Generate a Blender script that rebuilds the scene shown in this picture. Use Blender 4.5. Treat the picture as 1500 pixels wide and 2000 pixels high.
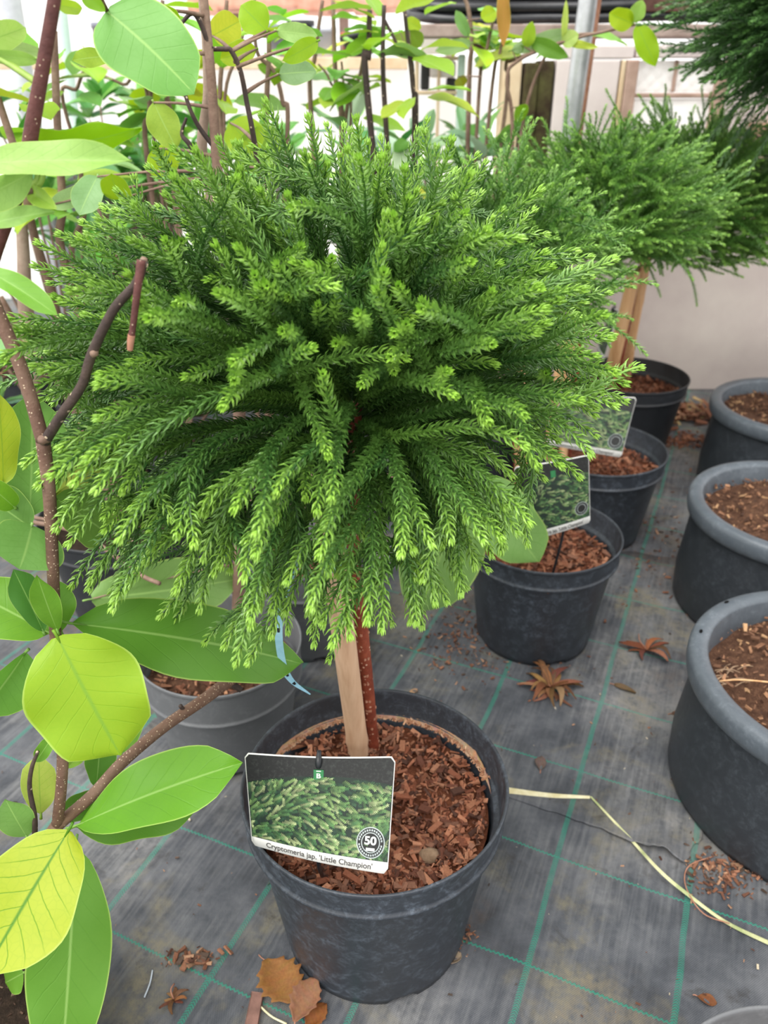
import bpy, math, random
import numpy as np
from mathutils import Vector, Matrix

for o in list(bpy.data.objects): bpy.data.objects.remove(o)
random.seed(7)
rng = np.random.default_rng(7)
COL = bpy.context.scene.collection
SC = bpy.context.scene

# ------------------------------------------------------------------ camera
CAM_H, PITCH, FPX = 0.885, math.radians(29), 1550.0
cd = bpy.data.cameras.new('camera'); cam = bpy.data.objects.new('camera', cd); COL.objects.link(cam)
cam.location = (0, 0, CAM_H); cam.rotation_euler = (math.pi/2 - PITCH, 0, 0)
cd.sensor_fit = 'VERTICAL'; cd.sensor_height = 36; cd.sensor_width = 27
cd.lens = FPX/2000*36; cd.clip_start = 0.02; cd.clip_end = 60
cd.dof.use_dof = True; cd.dof.focus_distance = 0.64; cd.dof.aperture_fstop = cd.lens/3.4
SC.camera = cam

# ------------------------------------------------------------------ light
w = bpy.data.worlds.new('overcast_sky'); SC.world = w; w.use_nodes = True
wn = w.node_tree.nodes; wn.clear()
bg = wn.new('ShaderNodeBackground'); wo = wn.new('ShaderNodeOutputWorld')
bg.inputs[0].default_value = (1.0, 0.985, 0.965, 1); bg.inputs[1].default_value = 1.15
w.node_tree.links.new(bg.outputs[0], wo.inputs[0])
sd = bpy.data.lights.new('soft_sun', 'SUN'); sun = bpy.data.objects.new('soft_sun', sd); COL.objects.link(sun)
sd.energy = 2.6; sd.angle = math.radians(55); sd.color = (1.0, 0.975, 0.93)
sun.rotation_euler = (math.radians(22), math.radians(-20), 0); sun.location = (0, 0, 4)
vs = SC.view_settings; vs.view_transform = 'Standard'; vs.look = 'None'; vs.gamma = 1; vs.use_curve_mapping = False
vs.exposure = 0.66

# ------------------------------------------------------------------ helpers
FW = Vector((0, math.cos(PITCH), -math.sin(PITCH))); UP = Vector((0, math.sin(PITCH), math.cos(PITCH))); RT = Vector((1, 0, 0))
CAMP = Vector((0, 0, CAM_H))
def ray(px, py): return FW + RT*((px-750)/FPX) - UP*((py-1000)/FPX)
def at(px, py, Y): d = ray(px, py); return CAMP + d*(Y/d.y)             # world point at distance Y
def gz(px, py, z=0.0): d = ray(px, py); return CAMP + d*((z-CAM_H)/d.z)  # world point at height z
def depth(p): return (Vector(p)-CAMP).dot(FW)
def lin(c):
    return tuple(((v/255)/12.92 if v/255 <= .04045 else ((v/255+.055)/1.055)**2.4) for v in c) + (1,)

def mesh(name, V, F, smooth=False):
    me = bpy.data.meshes.new(name); me.from_pydata([tuple(v) for v in V], [], [tuple(f) for f in F]); me.update()
    if smooth: me.shade_smooth()
    return me
def mesh_np(name, V, quads=None, tris=None, smooth=False):
    me = bpy.data.meshes.new(name)
    nq = 0 if quads is None else len(quads); nt = 0 if tris is None else len(tris)
    me.vertices.add(len(V)); me.vertices.foreach_set('co', np.asarray(V, np.float32).ravel())
    li = []
    if nq: li.append(np.asarray(quads, np.int32).ravel())
    if nt: li.append(np.asarray(tris, np.int32).ravel())
    li = np.concatenate(li); me.loops.add(len(li)); me.loops.foreach_set('vertex_index', li)
    me.polygons.add(nq+nt)
    st = np.concatenate([np.arange(nq)*4, nq*4+np.arange(nt)*3]).astype(np.int32)
    me.polygons.foreach_set('loop_start', st)
    me.polygons.foreach_set('use_smooth', np.full(nq+nt, smooth))
    me.update(calc_edges=True); return me
def attr(me, name, vals):
    a = me.attributes.new(name, 'FLOAT', 'POINT'); a.data.foreach_set('value', np.asarray(vals, np.float32))
def colattr(me, vals):
    a = me.color_attributes.new('col', 'FLOAT_COLOR', 'POINT'); a.data.foreach_set('color', np.asarray(vals, np.float32).ravel())

def thing(name, label, cat, loc=(0, 0, 0), group=None):
    o = bpy.data.objects.new(name, None); o.empty_display_size = .05; COL.objects.link(o); o.location = loc
    o['label'] = label; o['category'] = cat
    if group: o['group'] = group
    return o
def obj(name, me, mat, parent=None, loc=None, world=True, color=None):
    """mesh in world coordinates -> object; with a parent the parent's location is taken off"""
    o = bpy.data.objects.new(name, me); COL.objects.link(o)
    if mat is not None and len(me.materials) == 0: me.materials.append(mat)
    if loc is not None: o.location = loc
    if parent is not None:
        o.parent = parent
        if world:
            p = parent; off = Vector((0, 0, 0))
            while p is not None: off += p.location; p = p.parent
            o.location = Vector(o.location) - off
    if color: o.color = color
    return o
def tag(o, label, cat, group=None):
    o['label'] = label; o['category'] = cat
    if group: o['group'] = group
    return o
def struct(o): o['kind'] = 'structure'; return o
def wloc(o):
    p = o; off = Vector((0, 0, 0))
    while p is not None: off += p.location; p = p.parent
    return off

def lathe(prof, seg=64, c=(0, 0, 0)):
    V = []; F = []; n = len(prof)
    for i in range(seg):
        a = 2*math.pi*i/seg
        for r, z in prof: V.append((c[0]+r*math.cos(a), c[1]+r*math.sin(a), c[2]+z))
    for i in range(seg):
        j = (i+1) % seg
        for k in range(n-1): F.append((i*n+k, j*n+k, j*n+k+1, i*n+k+1))
    return V, F
def box(c, s, rot=None):
    V = [Vector((x*s[0]/2, y*s[1]/2, z*s[2]/2)) for x in (-1, 1) for y in (-1, 1) for z in (-1, 1)]
    if rot is not None: V = [rot @ v for v in V]
    V = [v+Vector(c) for v in V]
    F = [(0, 1, 3, 2), (4, 6, 7, 5), (0, 4, 5, 1), (2, 3, 7, 6), (0, 2, 6, 4), (1, 5, 7, 3)]
    return V, F
def bevel_box(name, c, s, b=.004, rot=None, jit=0, seed=0):
    import bmesh
    bm = bmesh.new(); V, F = box((0, 0, 0), s)
    vs_ = [bm.verts.new(v) for v in V]
    for f in F: bm.faces.new([vs_[i] for i in f])
    bmesh.ops.recalc_face_normals(bm, faces=bm.faces)
    bmesh.ops.bevel(bm, geom=list(bm.edges), offset=b, segments=2, affect='EDGES', profile=.6)
    r_ = random.Random(seed)
    for v in bm.verts:
        if jit: v.co += Vector((r_.uniform(-jit, jit), r_.uniform(-jit, jit), r_.uniform(-jit, jit)))
        if rot is not None: v.co = rot @ v.co
        v.co += Vector(c)
    me = bpy.data.meshes.new(name); bm.to_mesh(me); bm.free(); return me
def catmull(P, n):
    P = np.array([tuple(p) for p in P], float)
    if len(P) == 2: return P[0]+(P[1]-P[0])*np.linspace(0, 1, n)[:, None]
    Q = np.vstack([2*P[0]-P[1], P, 2*P[-1]-P[-2]]); m = len(P)-1; out = []
    for t in np.linspace(0, m-1e-6, n):
        i = int(t); f = t-i; a, b, c, d = Q[i:i+4]
        out.append(.5*(2*b+(c-a)*f+(2*a-5*b+4*c-d)*f*f+(3*b-a-3*c+d)*f**3))
    return np.array(out)
def frames(P):
    T = np.gradient(P, axis=0); T /= np.linalg.norm(T, axis=1)[:, None]+1e-12
    N = np.zeros_like(P); ref = np.array([0., 0, 1]) if abs(T[0][2]) < .9 else np.array([1., 0, 0])
    n = np.cross(T[0], ref); n /= np.linalg.norm(n); N[0] = n
    for i in range(1, len(P)):
        n = N[i-1]-T[i]*np.dot(N[i-1], T[i]); N[i] = n/(np.linalg.norm(n)+1e-12)
    return T, N, np.cross(T, N)
def tube(P, R, seg=8, cap=True):
    """P (n,3), R scalar/array -> V, F (lists)"""
    P = np.asarray(P, float); n = len(P); R = np.broadcast_to(np.asarray(R, float), (n,))
    T, N, B = frames(P); a = np.arange(seg)*2*math.pi/seg
    V = (P[:, None, :]+R[:, None, None]*(np.cos(a)[None, :, None]*N[:, None, :]+np.sin(a)[None, :, None]*B[:, None, :])).reshape(-1, 3)
    F = []
    for i in range(n-1):
        for k in range(seg):
            l = (k+1) % seg; F.append((i*seg+k, i*seg+l, (i+1)*seg+l, (i+1)*seg+k))
    if cap: F.append(tuple(range(seg-1, -1, -1))); F.append(tuple(range((n-1)*seg, n*seg)))
    return [tuple(v) for v in V], F
def join(parts):
    V = []; F = []
    for v, f in parts:
        k = len(V); V += list(v); F += [tuple(i+k for i in q) for q in f]
    return V, F

# ------------------------------------------------------------------ materials
class NT:
    def __init__(s, name):
        s.m = bpy.data.materials.new(name); s.m.use_nodes = True; s.t = s.m.node_tree; s.t.nodes.clear()
        s.out = s.n('ShaderNodeOutputMaterial')
    def n(s, ty, **kw):
        x = s.t.nodes.new(ty)
        for k, v in kw.items(): setattr(x, k, v)
        return x
    def l(s, a, b): s.t.links.new(a, b)
    def val(s, sock, v):
        if hasattr(v, 'is_output'): s.l(v, sock)
        else: sock.default_value = v
    def math(s, op, a, b=0.0, c=None, clamp=False):
        x = s.n('ShaderNodeMath', operation=op); x.use_clamp = clamp
        s.val(x.inputs[0], a); s.val(x.inputs[1], b)
        if c is not None: s.val(x.inputs[2], c)
        return x.outputs[0]
    def mix(s, f, a, b, mode='MIX'):
        x = s.n('ShaderNodeMix', data_type='RGBA', blend_type=mode)
        s.val(x.inputs[0], f); s.val(x.inputs[6], a); s.val(x.inputs[7], b); return x.outputs[2]
    def noise(s, scale, detail=4, rough=.55, vec=None, dist=0):
        x = s.n('ShaderNodeTexNoise'); x.inputs['Scale'].default_value = scale; x.inputs['Detail'].default_value = detail
        x.inputs['Roughness'].default_value = rough; x.inputs['Distortion'].default_value = dist
        if vec is not None: s.l(vec, x.inputs['Vector'])
        return x.outputs['Fac']
    def ramp(s, f, stops):
        x = s.n('ShaderNodeValToRGB'); s.l(f, x.inputs[0]); e = x.color_ramp.elements
        while len(e) < len(stops): e.new(.5)
        for q, (p, c) in zip(e, stops): q.position = p; q.color = c if len(c) == 4 else lin(c)
        return x.outputs[0]
    def mr(s, f, a, b, c=0., d=1.):
        x = s.n('ShaderNodeMapRange'); x.clamp = True
        s.val(x.inputs[0], f)
        for i, v in zip((1, 2, 3, 4), (a, b, c, d)): x.inputs[i].default_value = v
        return x.outputs[0]
    def obco(s, gen='Object'): return s.n('ShaderNodeTexCoord').outputs[gen]
    def pos(s): return s.n('ShaderNodeNewGeometry').outputs['Position']
    def bump(s, h, strength=.3, dist=.002):
        x = s.n('ShaderNodeBump'); x.inputs['Strength'].default_value = strength; x.inputs['Distance'].default_value = dist
        s.l(h, x.inputs['Height']); return x.outputs[0]
    def bsdf(s, col, rough=.6, normal=None, spec=.5, metal=0, trans=None, tcol=None, link=True):
        p = s.n('ShaderNodeBsdfPrincipled'); s.val(p.inputs['Base Color'], col); s.val(p.inputs['Roughness'], rough)
        p.inputs['Specular IOR Level'].default_value = spec; p.inputs['Metallic'].default_value = metal
        if normal is not None: s.l(normal, p.inputs['Normal'])
        o = p.outputs[0]
        if trans:
            t = s.n('ShaderNodeBsdfTranslucent'); s.val(t.inputs[0], tcol if tcol is not None else col)
            mx = s.n('ShaderNodeMixShader'); s.val(mx.inputs[0], trans); s.l(o, mx.inputs[1]); s.l(t.outputs[0], mx.inputs[2]); o = mx.outputs[0]
        if link: s.l(o, s.out.inputs[0])
        return o

M = {}
def simple(name, c1, c2, scale=30, rough=.6, bump=.2, bd=.001, spec=.4, metal=0, detail=5, lo=.35, hi=.65):
    t = NT(name); v = t.obco(); f = t.noise(scale, detail, .6, v)
    f2 = t.mr(f, lo, hi); c = t.mix(f2, lin(c1), lin(c2))
    t.bsdf(c, rough, t.bump(t.noise(scale*4, 4, .6, v), bump, bd) if bump else None, spec, metal); M[name] = t.m; return t.m

def plastic(name, base, dust, scuff, rough=.42):
    t = NT(name); v = t.obco()
    n1 = t.noise(7, 5, .6, v); n2 = t.noise(190, 4, .7, v); n3 = t.noise(55, 6, .78, v, .8)
    c = t.mix(t.mr(n1, .35, .7, 0, .6), lin(base), lin(dust))
    c = t.mix(t.math('MULTIPLY', t.math('MULTIPLY', t.mr(n3, .46, .66), t.mr(n2, .35, .6)), t.mr(n1, .3, .6, .15, .8)), c, lin(scuff))
    t.bsdf(c, t.mr(n3, .3, .7, rough-.06, rough+.14), t.bump(t.math('ADD', n2, n3), .2, .001), .45); M[name] = t.m
plastic('pot_black', (44, 48, 54), (56, 61, 69), (98, 108, 120))
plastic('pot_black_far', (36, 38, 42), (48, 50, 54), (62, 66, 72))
plastic('pot_grey', (92, 94, 97), (104, 106, 109), (118, 120, 123), .5)
plastic('pot_big', (44, 48, 53), (54, 59, 65), (78, 85, 92), .42)
plastic('pot_rim_skylit', (78, 85, 92), (92, 100, 108), (116, 124, 132), .36)  # paler than the pot body: the sky's reflection is put into the colour
plastic('tub_pale', (172, 176, 184), (184, 188, 194), (190, 194, 200), .5)

def needle_mat(name, deep, mid, tip):
    t = NT(name); a = t.n('ShaderNodeAttribute', attribute_name='tip').outputs['Fac']
    r = t.n('ShaderNodeAttribute', attribute_name='rnd').outputs['Fac']
    oi = t.n('ShaderNodeObjectInfo').outputs['Random']
    c = t.mix(r, lin(deep), lin(mid)); c = t.mix(t.mr(oi, 0, 1, 0, .28), c, lin(tip))
    c = t.mix(a, c, lin(tip))
    t.bsdf(c, .36, None, .6, trans=.24); M[name] = t.m
needle_mat('needle', (54, 98, 44), (102, 148, 74), (160, 206, 78))
needle_mat('needle_mid', (66, 116, 46), (106, 154, 70), (146, 192, 84))
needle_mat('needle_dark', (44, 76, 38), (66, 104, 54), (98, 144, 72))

def leaf_mat(name, vein_side, side_f, vein_mid, mid_f, trans, rough=.42, mott=.25):
    t = NT(name); uv = t.n('ShaderNodeUVMap', uv_map='uv').outputs[0]
    s = t.n('ShaderNodeSeparateXYZ'); t.l(uv, s.inputs[0]); u, v = s.outputs[0], s.outputs[1]
    av = t.math('ABSOLUTE', v)
    oc = t.n('ShaderNodeObjectInfo').outputs['Color']
    vo = t.obco(); n1 = t.noise(22, 4, .6, vo); n2 = t.noise(240, 3, .6, vo)
    # side veins: run out and forward from the midrib
    ph = t.math('SUBTRACT', t.math('MULTIPLY', u, 8.0), t.math('MULTIPLY', t.math('POWER', av, .85), 1.9))
    ph = t.math('ADD', ph, t.math('MULTIPLY', t.n('ShaderNodeObjectInfo').outputs['Random'], 3))
    sg = t.math('MULTIPLY', t.math('SIGN', v), .22); ph = t.math('ADD', ph, sg)
    ph = t.math('ADD', ph, t.math('MULTIPLY', n1, .5))
    fr = t.math('ABSOLUTE', t.math('SUBTRACT', t.math('FRACT', ph), .5))
    side = t.mr(fr, .0, .055, 1, 0); side = t.math('MULTIPLY', side, t.mr(av, .55, .95, 1, .1))
    midr = t.mr(av, .012, .05, 1, 0)
    rx = t.n('ShaderNodeTexVoronoi', feature='DISTANCE_TO_EDGE'); rx.inputs['Scale'].default_value = 150; t.l(vo, rx.inputs['Vector'])
    ret = t.mr(rx.outputs['Distance'], 0, .12, 1, 0)
    dark = t.mix(.5, oc, lin((60, 120, 20)), 'MULTIPLY')
    c = t.mix(t.mr(n1, .3, .7, 0, mott), oc, t.mix(1.0, oc, lin((190, 225, 120)), 'MULTIPLY'))
    c = t.mix(t.math('MULTIPLY', ret, .10), c, lin(vein_side))
    c = t.mix(t.math('MULTIPLY', side, side_f), c, lin(vein_side))
    c = t.mix(t.math('MULTIPLY', midr, mid_f), c, lin(vein_mid))
    edge = t.mr(av, .955, .99, 0, .55)
    c = t.mix(edge, c, lin((196, 222, 120)))
    h = t.math('ADD', t.math('MULTIPLY', side, -1.0), t.math('MULTIPLY', n2, .35))
    t.bsdf(c, rough, t.bump(h, .2, .0012), .35, trans=trans); M[name] = t.m
leaf_mat('leaf_green', (84, 138, 44), .24, (168, 206, 118), .5, .30)
leaf_mat('leaf_lime', (118, 172, 30), .34, (120, 168, 60), .6, .40)
leaf_mat('leaf_backlit', (96, 150, 20), .9, (84, 140, 30), .95, .45)
leaf_mat('leaf_far', (96, 150, 50), .15, (176, 210, 130), .4, .35)
leaf_mat('leaf_glossy', (64, 118, 54), .1, (150, 190, 120), .4, .28, .3)
leaf_mat('leaf_dry', (150, 96, 46), .3, (170, 116, 66), .4, .15, .7)

def bark_mat(name, c1, c2, c3, lent=(206, 186, 158), ls=260, lthr=.13, rough=.65, strip=0):
    t = NT(name); v = t.obco(); n1 = t.noise(25, 5, .6, v); n2 = t.noise(160, 4, .7, v)
    c = t.ramp(t.math('ADD', t.math('MULTIPLY', n1, .7), t.math('MULTIPLY', n2, .3)), [(.3, c1), (.5, c2), (.72, c3)])
    if lthr:
        x = t.n('ShaderNodeTexVoronoi'); x.inputs['Scale'].default_value = ls; t.l(v, x.inputs['Vector'])
        c = t.mix(t.mr(x.outputs['Distance'], lthr, lthr+.06, .85, 0), c, lin(lent))
    t.bsdf(c, rough, t.bump(n2, .5, .002), .35); M[name] = t.m
bark_mat('bark_magnolia', (84, 60, 50), (110, 84, 70), (130, 106, 90), ls=330, lthr=.15)
bark_mat('bark_redbrown', (66, 36, 34), (92, 54, 50), (112, 74, 68), ls=260, lthr=.08)
bark_mat('bark_darktwig', (44, 36, 34), (62, 50, 46), (90, 74, 66), ls=120, lthr=.1)
bark_mat('bark_far', (92, 70, 58), (120, 96, 82), (150, 128, 110), lthr=0)
bark_mat('bark_grey', (128, 108, 94), (152, 132, 116), (176, 158, 140), lthr=0)
bark_mat('bark_cryptomeria', (78, 34, 24), (122, 56, 38), (156, 84, 58), lent=(196, 160, 138), ls=150, lthr=.16, rough=.6)

def bamboo_mat(name, c1, c2, c3):
    t = NT(name); v = t.obco(); mp = t.n('ShaderNodeMapping'); mp.inputs['Scale'].default_value = (60, 60, 3); t.l(v, mp.inputs[0])
    n = t.noise(2, 4, .6, mp.outputs[0]); n2 = t.noise(40, 5, .7, v)
    c = t.ramp(n, [(.3, c1), (.55, c2), (.8, c3)]); c = t.mix(t.mr(n2, .6, .75, 0, .25), c, lin((160, 122, 90)))
    t.bsdf(c, .5, t.bump(n, .15, .001), .4); M[name] = t.m
bamboo_mat('bamboo', (188, 152, 122), (204, 170, 140), (214, 184, 154))
bamboo_mat('bamboo_orange', (190, 142, 96), (210, 166, 120), (222, 186, 144))

def vcol(name, rough=.8, spec=.25, trans=None, bs=.0):
    t = NT(name); c = t.n('ShaderNodeVertexColor', layer_name='col').outputs[0]
    v = t.obco(); n = t.noise(400, 3, .6, v)
    c = t.mix(t.mr(n, .3, .7, 0, .35), c, t.mix(1, c, lin((150, 140, 130)), 'MULTIPLY'))
    t.bsdf(c, rough, t.bump(n, .4, .001) if bs else None, spec, trans=trans); M[name] = t.m
vcol('chips', .8, .25, None, 1); vcol('print', .35, .5); vcol('dry_leaf', .7, .25, .12)

def soil_mat(name, c1, c2, c3):
    t = NT(name); v = t.obco(); n1 = t.noise(90, 7, .75, v); n2 = t.noise(420, 4, .7, v)
    c = t.ramp(t.math('ADD', t.math('MULTIPLY', n1, .6), t.math('MULTIPLY', n2, .4)), [(.32, c1), (.5, c2), (.7, c3)])
    t.bsdf(c, .9, t.bump(n1, 1.0, .006), .15); M[name] = t.m
soil_mat('soil_red', (70, 40, 28), (112, 66, 46), (150, 96, 68))
soil_mat('soil_brown', (52, 36, 28), (88, 62, 48), (132, 98, 76))
soil_mat('soil_dark', (30, 24, 20), (52, 42, 34), (84, 68, 56))

# woven ground cover: dark weave, dusty stains, green marker threads woven in a grid
def mat_ground():
    t = NT('ground_cover'); p = t.pos()
    mp = t.n('ShaderNodeMapping'); mp.inputs['Rotation'].default_value = (0, 0, math.radians(23.5)); t.l(p, mp.inputs[0])
    s = t.n('ShaderNodeSeparateXYZ'); t.l(mp.outputs[0], s.inputs[0])
    wob = t.math('MULTIPLY', t.math('SUBTRACT', t.noise(5, 2, .5, p), .5), .012)
    X = t.math('ADD', s.outputs[0], wob); Yc = t.math('ADD', s.outputs[1], wob)
    gx0, gy0 = GRID0
    fx = t.math('SUBTRACT', t.math('FRACT', t.math('ADD', t.math('DIVIDE', t.math('SUBTRACT', X, gx0), .160), .5)), .5)
    fy = t.math('SUBTRACT', t.math('FRACT', t.math('ADD', t.math('DIVIDE', t.math('SUBTRACT', Yc, gy0), .155), .5)), .5)
    dx = t.math('MULTIPLY', fx, .160); dy = t.math('MULTIPLY', fy, .155)
    zz = t.math('MULTIPLY', t.math('SINE', t.math('MULTIPLY', X, 2*math.pi/.0052)), .0009)
    thick = t.mr(t.math('ABSOLUTE', dx), .0030, .0040, 1, 0)
    stitch = t.mr(t.math('SINE', t.math('MULTIPLY', t.math('ADD', Yc, t.math('MULTIPLY', t.math('ABSOLUTE', dx), .8)), 2*math.pi/.0032)), -.4, .2, .25, 1)
    thick = t.math('MULTIPLY', thick, stitch)
    thin = t.mr(t.math('ABSOLUTE', t.math('ADD', dy, zz)), .0010, .0016, 1, 0)
    grn = t.math('MAXIMUM', thick, thin)
    # weave
    wx = t.math('SINE', t.math('MULTIPLY', X, 2*math.pi/.0022)); wy = t.math('SINE', t.math('MULTIPLY', Yc, 2*math.pi/.0030))
    wv = t.math('MULTIPLY', wx, wy); wv01 = t.mr(wv, -1, 1, 0, 1)
    mp2 = t.n('ShaderNodeMapping'); mp2.inputs['Scale'].default_value = (160, 9, 1); t.l(mp.outputs[0], mp2.inputs[0])
    streak = t.noise(1.0, 3, .6, mp2.outputs[0])
    n1 = t.noise(3.3, 6, .62, p); n2 = t.noise(11, 6, .7, p); n3 = t.noise(45, 5, .75, p); n4 = t.noise(1.7, 3, .5, p)
    c = t.ramp(n2, [(.30, (50, 53, 58)), (.48, (72, 75, 81)), (.68, (98, 100, 105))])
    c = t.mix(t.math('MULTIPLY', t.mr(streak, .42, .68), t.mr(n1, .4, .6, .1, .6)), c, lin((128, 129, 131)))
    c = t.mix(t.math('MULTIPLY', t.mr(n1, .50, .64), t.mr(n3, .34, .60, .1, .8)), c, lin((142, 141, 140)))
    n5 = t.noise(6.5, 5, .62, p, .5); n6 = t.noise(2.3, 4, .6, p)
    c = t.mix(t.math('MULTIPLY', t.mr(n5, .52, .64), t.mr(n3, .38, .60, .1, .75)), c, lin((126, 119, 98)))
    c = t.mix(t.math('MULTIPLY', t.mr(n6, .54, .66), t.mr(n3, .40, .62, .0, .6)), c, lin((112, 92, 78)))
    c = t.mix(t.mr(t.noise(19, 5, .7, p, .4), .60, .70, 0, .55), c, lin((50, 46, 42)))
    c = t.mix(t.mr(wv01, .0, .45, .6, 0), c, lin((32, 33, 36)))
    c = t.mix(t.math('MULTIPLY', grn, t.mr(n3, .3, .6, .95, .6)), c, t.mix(t.mr(n1, .42, .62, 0, .6), lin((26, 122, 102)), lin((92, 144, 132))))
    h = t.math('ADD', wv01, t.math('MULTIPLY', grn, .8))
    t.bsdf(c, .62, t.bump(h, .5, .0008), .3); M['ground'] = t.m
_a = math.radians(23.5); _g = gz(1029, 1885)
GRID0 = (_g.x*math.cos(_a)-_g.y*math.sin(_a), _g.x*math.sin(_a)+_g.y*math.cos(_a))
mat_ground()

simple('concrete', (204, 190, 188), (228, 217, 214), 3.2, .85, .3, .002, .2)
simple('render_wall', (208, 193, 188), (230, 219, 210), 2.4, .8, .25, .003, .25)
simple('wood_grey', (138, 120, 112), (172, 154, 146), 14, .8, .4, .002, .2)
simple('wood_red', (74, 50, 44), (112, 82, 74), 18, .8, .4, .002, .2)
simple('wood_cream', (206, 180, 146), (230, 210, 180), 9, .75, .2, .002, .2)
simple('wood_mossy', (58, 46, 36), (86, 84, 52), 20, .9, .5, .003, .15)
simple('frame_brown', (164, 136, 122), (188, 160, 146), 20, .7, .2, .001, .3)
simple('galvanised', (170, 172, 176), (196, 198, 202), 25, .35, .1, .0005, .5, .55)
simple('pole_pale', (186, 188, 196), (206, 208, 214), 25, .45, .1, .0005, .4, .1)
simple('red_brown', (150, 104, 84), (176, 130, 108), 60, .8, .2, .0005, .2)
simple('hose', (26, 27, 30), (44, 45, 50), 40, .3, .05, .0005, .6)
simple('terracotta', (190, 132, 112), (218, 170, 150), 12, .85, .3, .002, .2)
simple('bag_grey', (120, 122, 134), (158, 160, 172), 8, .6, .3, .004, .3)
simple('plastic_white', (196, 200, 212), (216, 218, 226), 8, .4, .1, .001, .4)
simple('plastic_red', (190, 80, 66), (214, 110, 92), 12, .5, .1, .001, .4)
simple('mint', (186, 214, 200), (204, 226, 214), 12, .6, .1, .001, .3)
simple('white_card', (222, 222, 218), (230, 230, 226), 40, .35, 0, 0, .5)
simple('card_black', (18, 20, 19), (46, 50, 47), 320, .32, 0, 0, .5, lo=.5, hi=.72)
simple('pin_black', (20, 24, 28), (34, 38, 42), 60, .4, 0, 0, .5)
simple('logo_green', (34, 112, 62), (40, 122, 70), 60, .35, 0, 0, .5)
simple('ink', (58, 56, 54), (70, 68, 66), 60, .4, 0, 0, .4)
simple('seal_grey', (150, 160, 160), (176, 184, 184), 60, .35, 0, 0, .5)
simple('seal_white', (214, 220, 216), (226, 230, 226), 60, .35, 0, 0, .5)
simple('band_blue', (134, 182, 202), (158, 202, 220), 60, .4, 0, 0, .5)
simple('straw', (206, 196, 150), (226, 220, 186), 90, .55, .2, .0004, .3)
simple('straw_green', (150, 160, 110), (206, 204, 160), 40, .55, .2, .0004, .3)
simple('thread', (168, 180, 192), (190, 200, 210), 40, .5, 0, 0, .3)
simple('pebble', (120, 98, 78), (150, 126, 104), 90, .85, .5, .002, .2)
simple('bark_flat', (104, 78, 70), (130, 98, 88), 60, .85, .4, .001, .2)
simple('hole_dark', (12, 12, 13), (18, 18, 19), 40, .8, 0, 0, .1)
simple('petiole', (128, 158, 66), (156, 182, 88), 40, .5, .1, .0005, .4)
def film():
    t = NT('white_film'); v = t.obco(); n = t.noise(3, 3, .5, v); c = t.mix(t.mr(n, .3, .7), lin((248, 246, 242)), lin((253, 252, 250)))
    t.bsdf(c, .4, t.bump(n, .2, .01), .3, trans=.6); M['film'] = t.m
film()

# ================================================================== STRUCTURE
V, F = box((0, .8, -.02), (9, 5.6, .04)); floor = struct(obj('floor', mesh('floor', V, F), M['ground']))
# second sheet of ground cover laid over the first, its cut edge lifting a little
edge = [gz(*p) for p in ((760, 1500), (900, 1530), (997, 1559), (1107, 1597), (1175, 1622), (1242, 1653), (1292, 1665), (1337, 1689), (1349, 1660), (1372, 1640))]
back = [gz(*p) for p in ((700, 1120), (850, 1110), (960, 1105), (1050, 1100), (1110, 1095), (1180, 1088), (1230, 1080), (1290, 1088), (1340, 1092), (1400, 1092))]
lift = [0, 0, 0, .001, .002, .006, .011, .004, .003, .001]
n_, m_ = 46, 26; E1 = catmull(edge, n_); B1 = catmull(back, n_); L1 = np.interp(np.linspace(0, 9, n_), range(10), lift)
V = []; F = []
for i in range(n_):
    for j in range(m_):
        f = (j/(m_-1))**1.6; p = E1[i]*(1-f)+B1[i]*f; d = np.linalg.norm(p-E1[i]); db = np.linalg.norm(p-B1[i])
        jag = .0012*math.sin(i*2.3)+.001*math.sin(i*5.1) if j == 0 else 0
        z = .0012+L1[i]*math.exp(-d/.028)+.004*math.exp(-db/.02)*(.5+.5*math.sin(i*.5))
        V.append((p[0], p[1]+jag, z))
for i in range(n_-1):
    for j in range(m_-1): F.append((i*m_+j, (i+1)*m_+j, (i+1)*m_+j+1, i*m_+j+1))
sh = obj('ground_sheet', mesh('ground_sheet', V, F, True), M['ground'], floor)
sh.modifiers.new('thickness', 'SOLIDIFY').thickness = .0009

YB = 2.40
def X(px, py=150, Y=YB): return at(px, py, Y).x
def Z(py, Y=YB, px=750): return at(px, py, Y).z
def sbox(name, x0, x1, y0, y1, z0, z1, mat, parent=None, b=.004):
    if mat == 'film':                                   # thin plastic sheet, slightly slack
        n = 14; V = []; F = []
        for i in range(n+1):
            for j in range(n+1): V.append((x0+(x1-x0)*i/n, y0+.004*math.sin(i*1.3)*math.sin(j*.9), z0+(z1-z0)*j/n))
        for i in range(n):
            for j in range(n): k = i*(n+1)+j; F.append((k, k+n+1, k+n+2, k+1))
        return obj(name, mesh(name, V, F, True), M[mat], parent)
    me = bevel_box(name, ((x0+x1)/2, (y0+y1)/2, (z0+z1)/2), (x1-x0, y1-y0, z1-z0), b)
    return obj(name, me, M[mat], parent)
wb = struct(sbox('wall_back', X(1085), 3.2, YB, YB+.10, 0, Z(285), 'render_wall'))
zt = Z(88)
sbox('concrete_panel', X(1085)+.002, X(1212)-.003, YB+.005, YB+.09, Z(285)+.002, Z(117), 'concrete', wb)
sbox('concrete_panel', X(1085)+.002, X(1236)-.003, YB+.004, YB+.09, Z(115), zt, 'concrete', wb)
sbox('concrete_panel', X(1238), 3.2, YB+.004, YB+.09, Z(113), zt, 'concrete', wb)
sbox('concrete_panel', X(1425), 3.2, YB+.006, YB+.09, Z(285)+.002, Z(115), 'concrete', wb)
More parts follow.
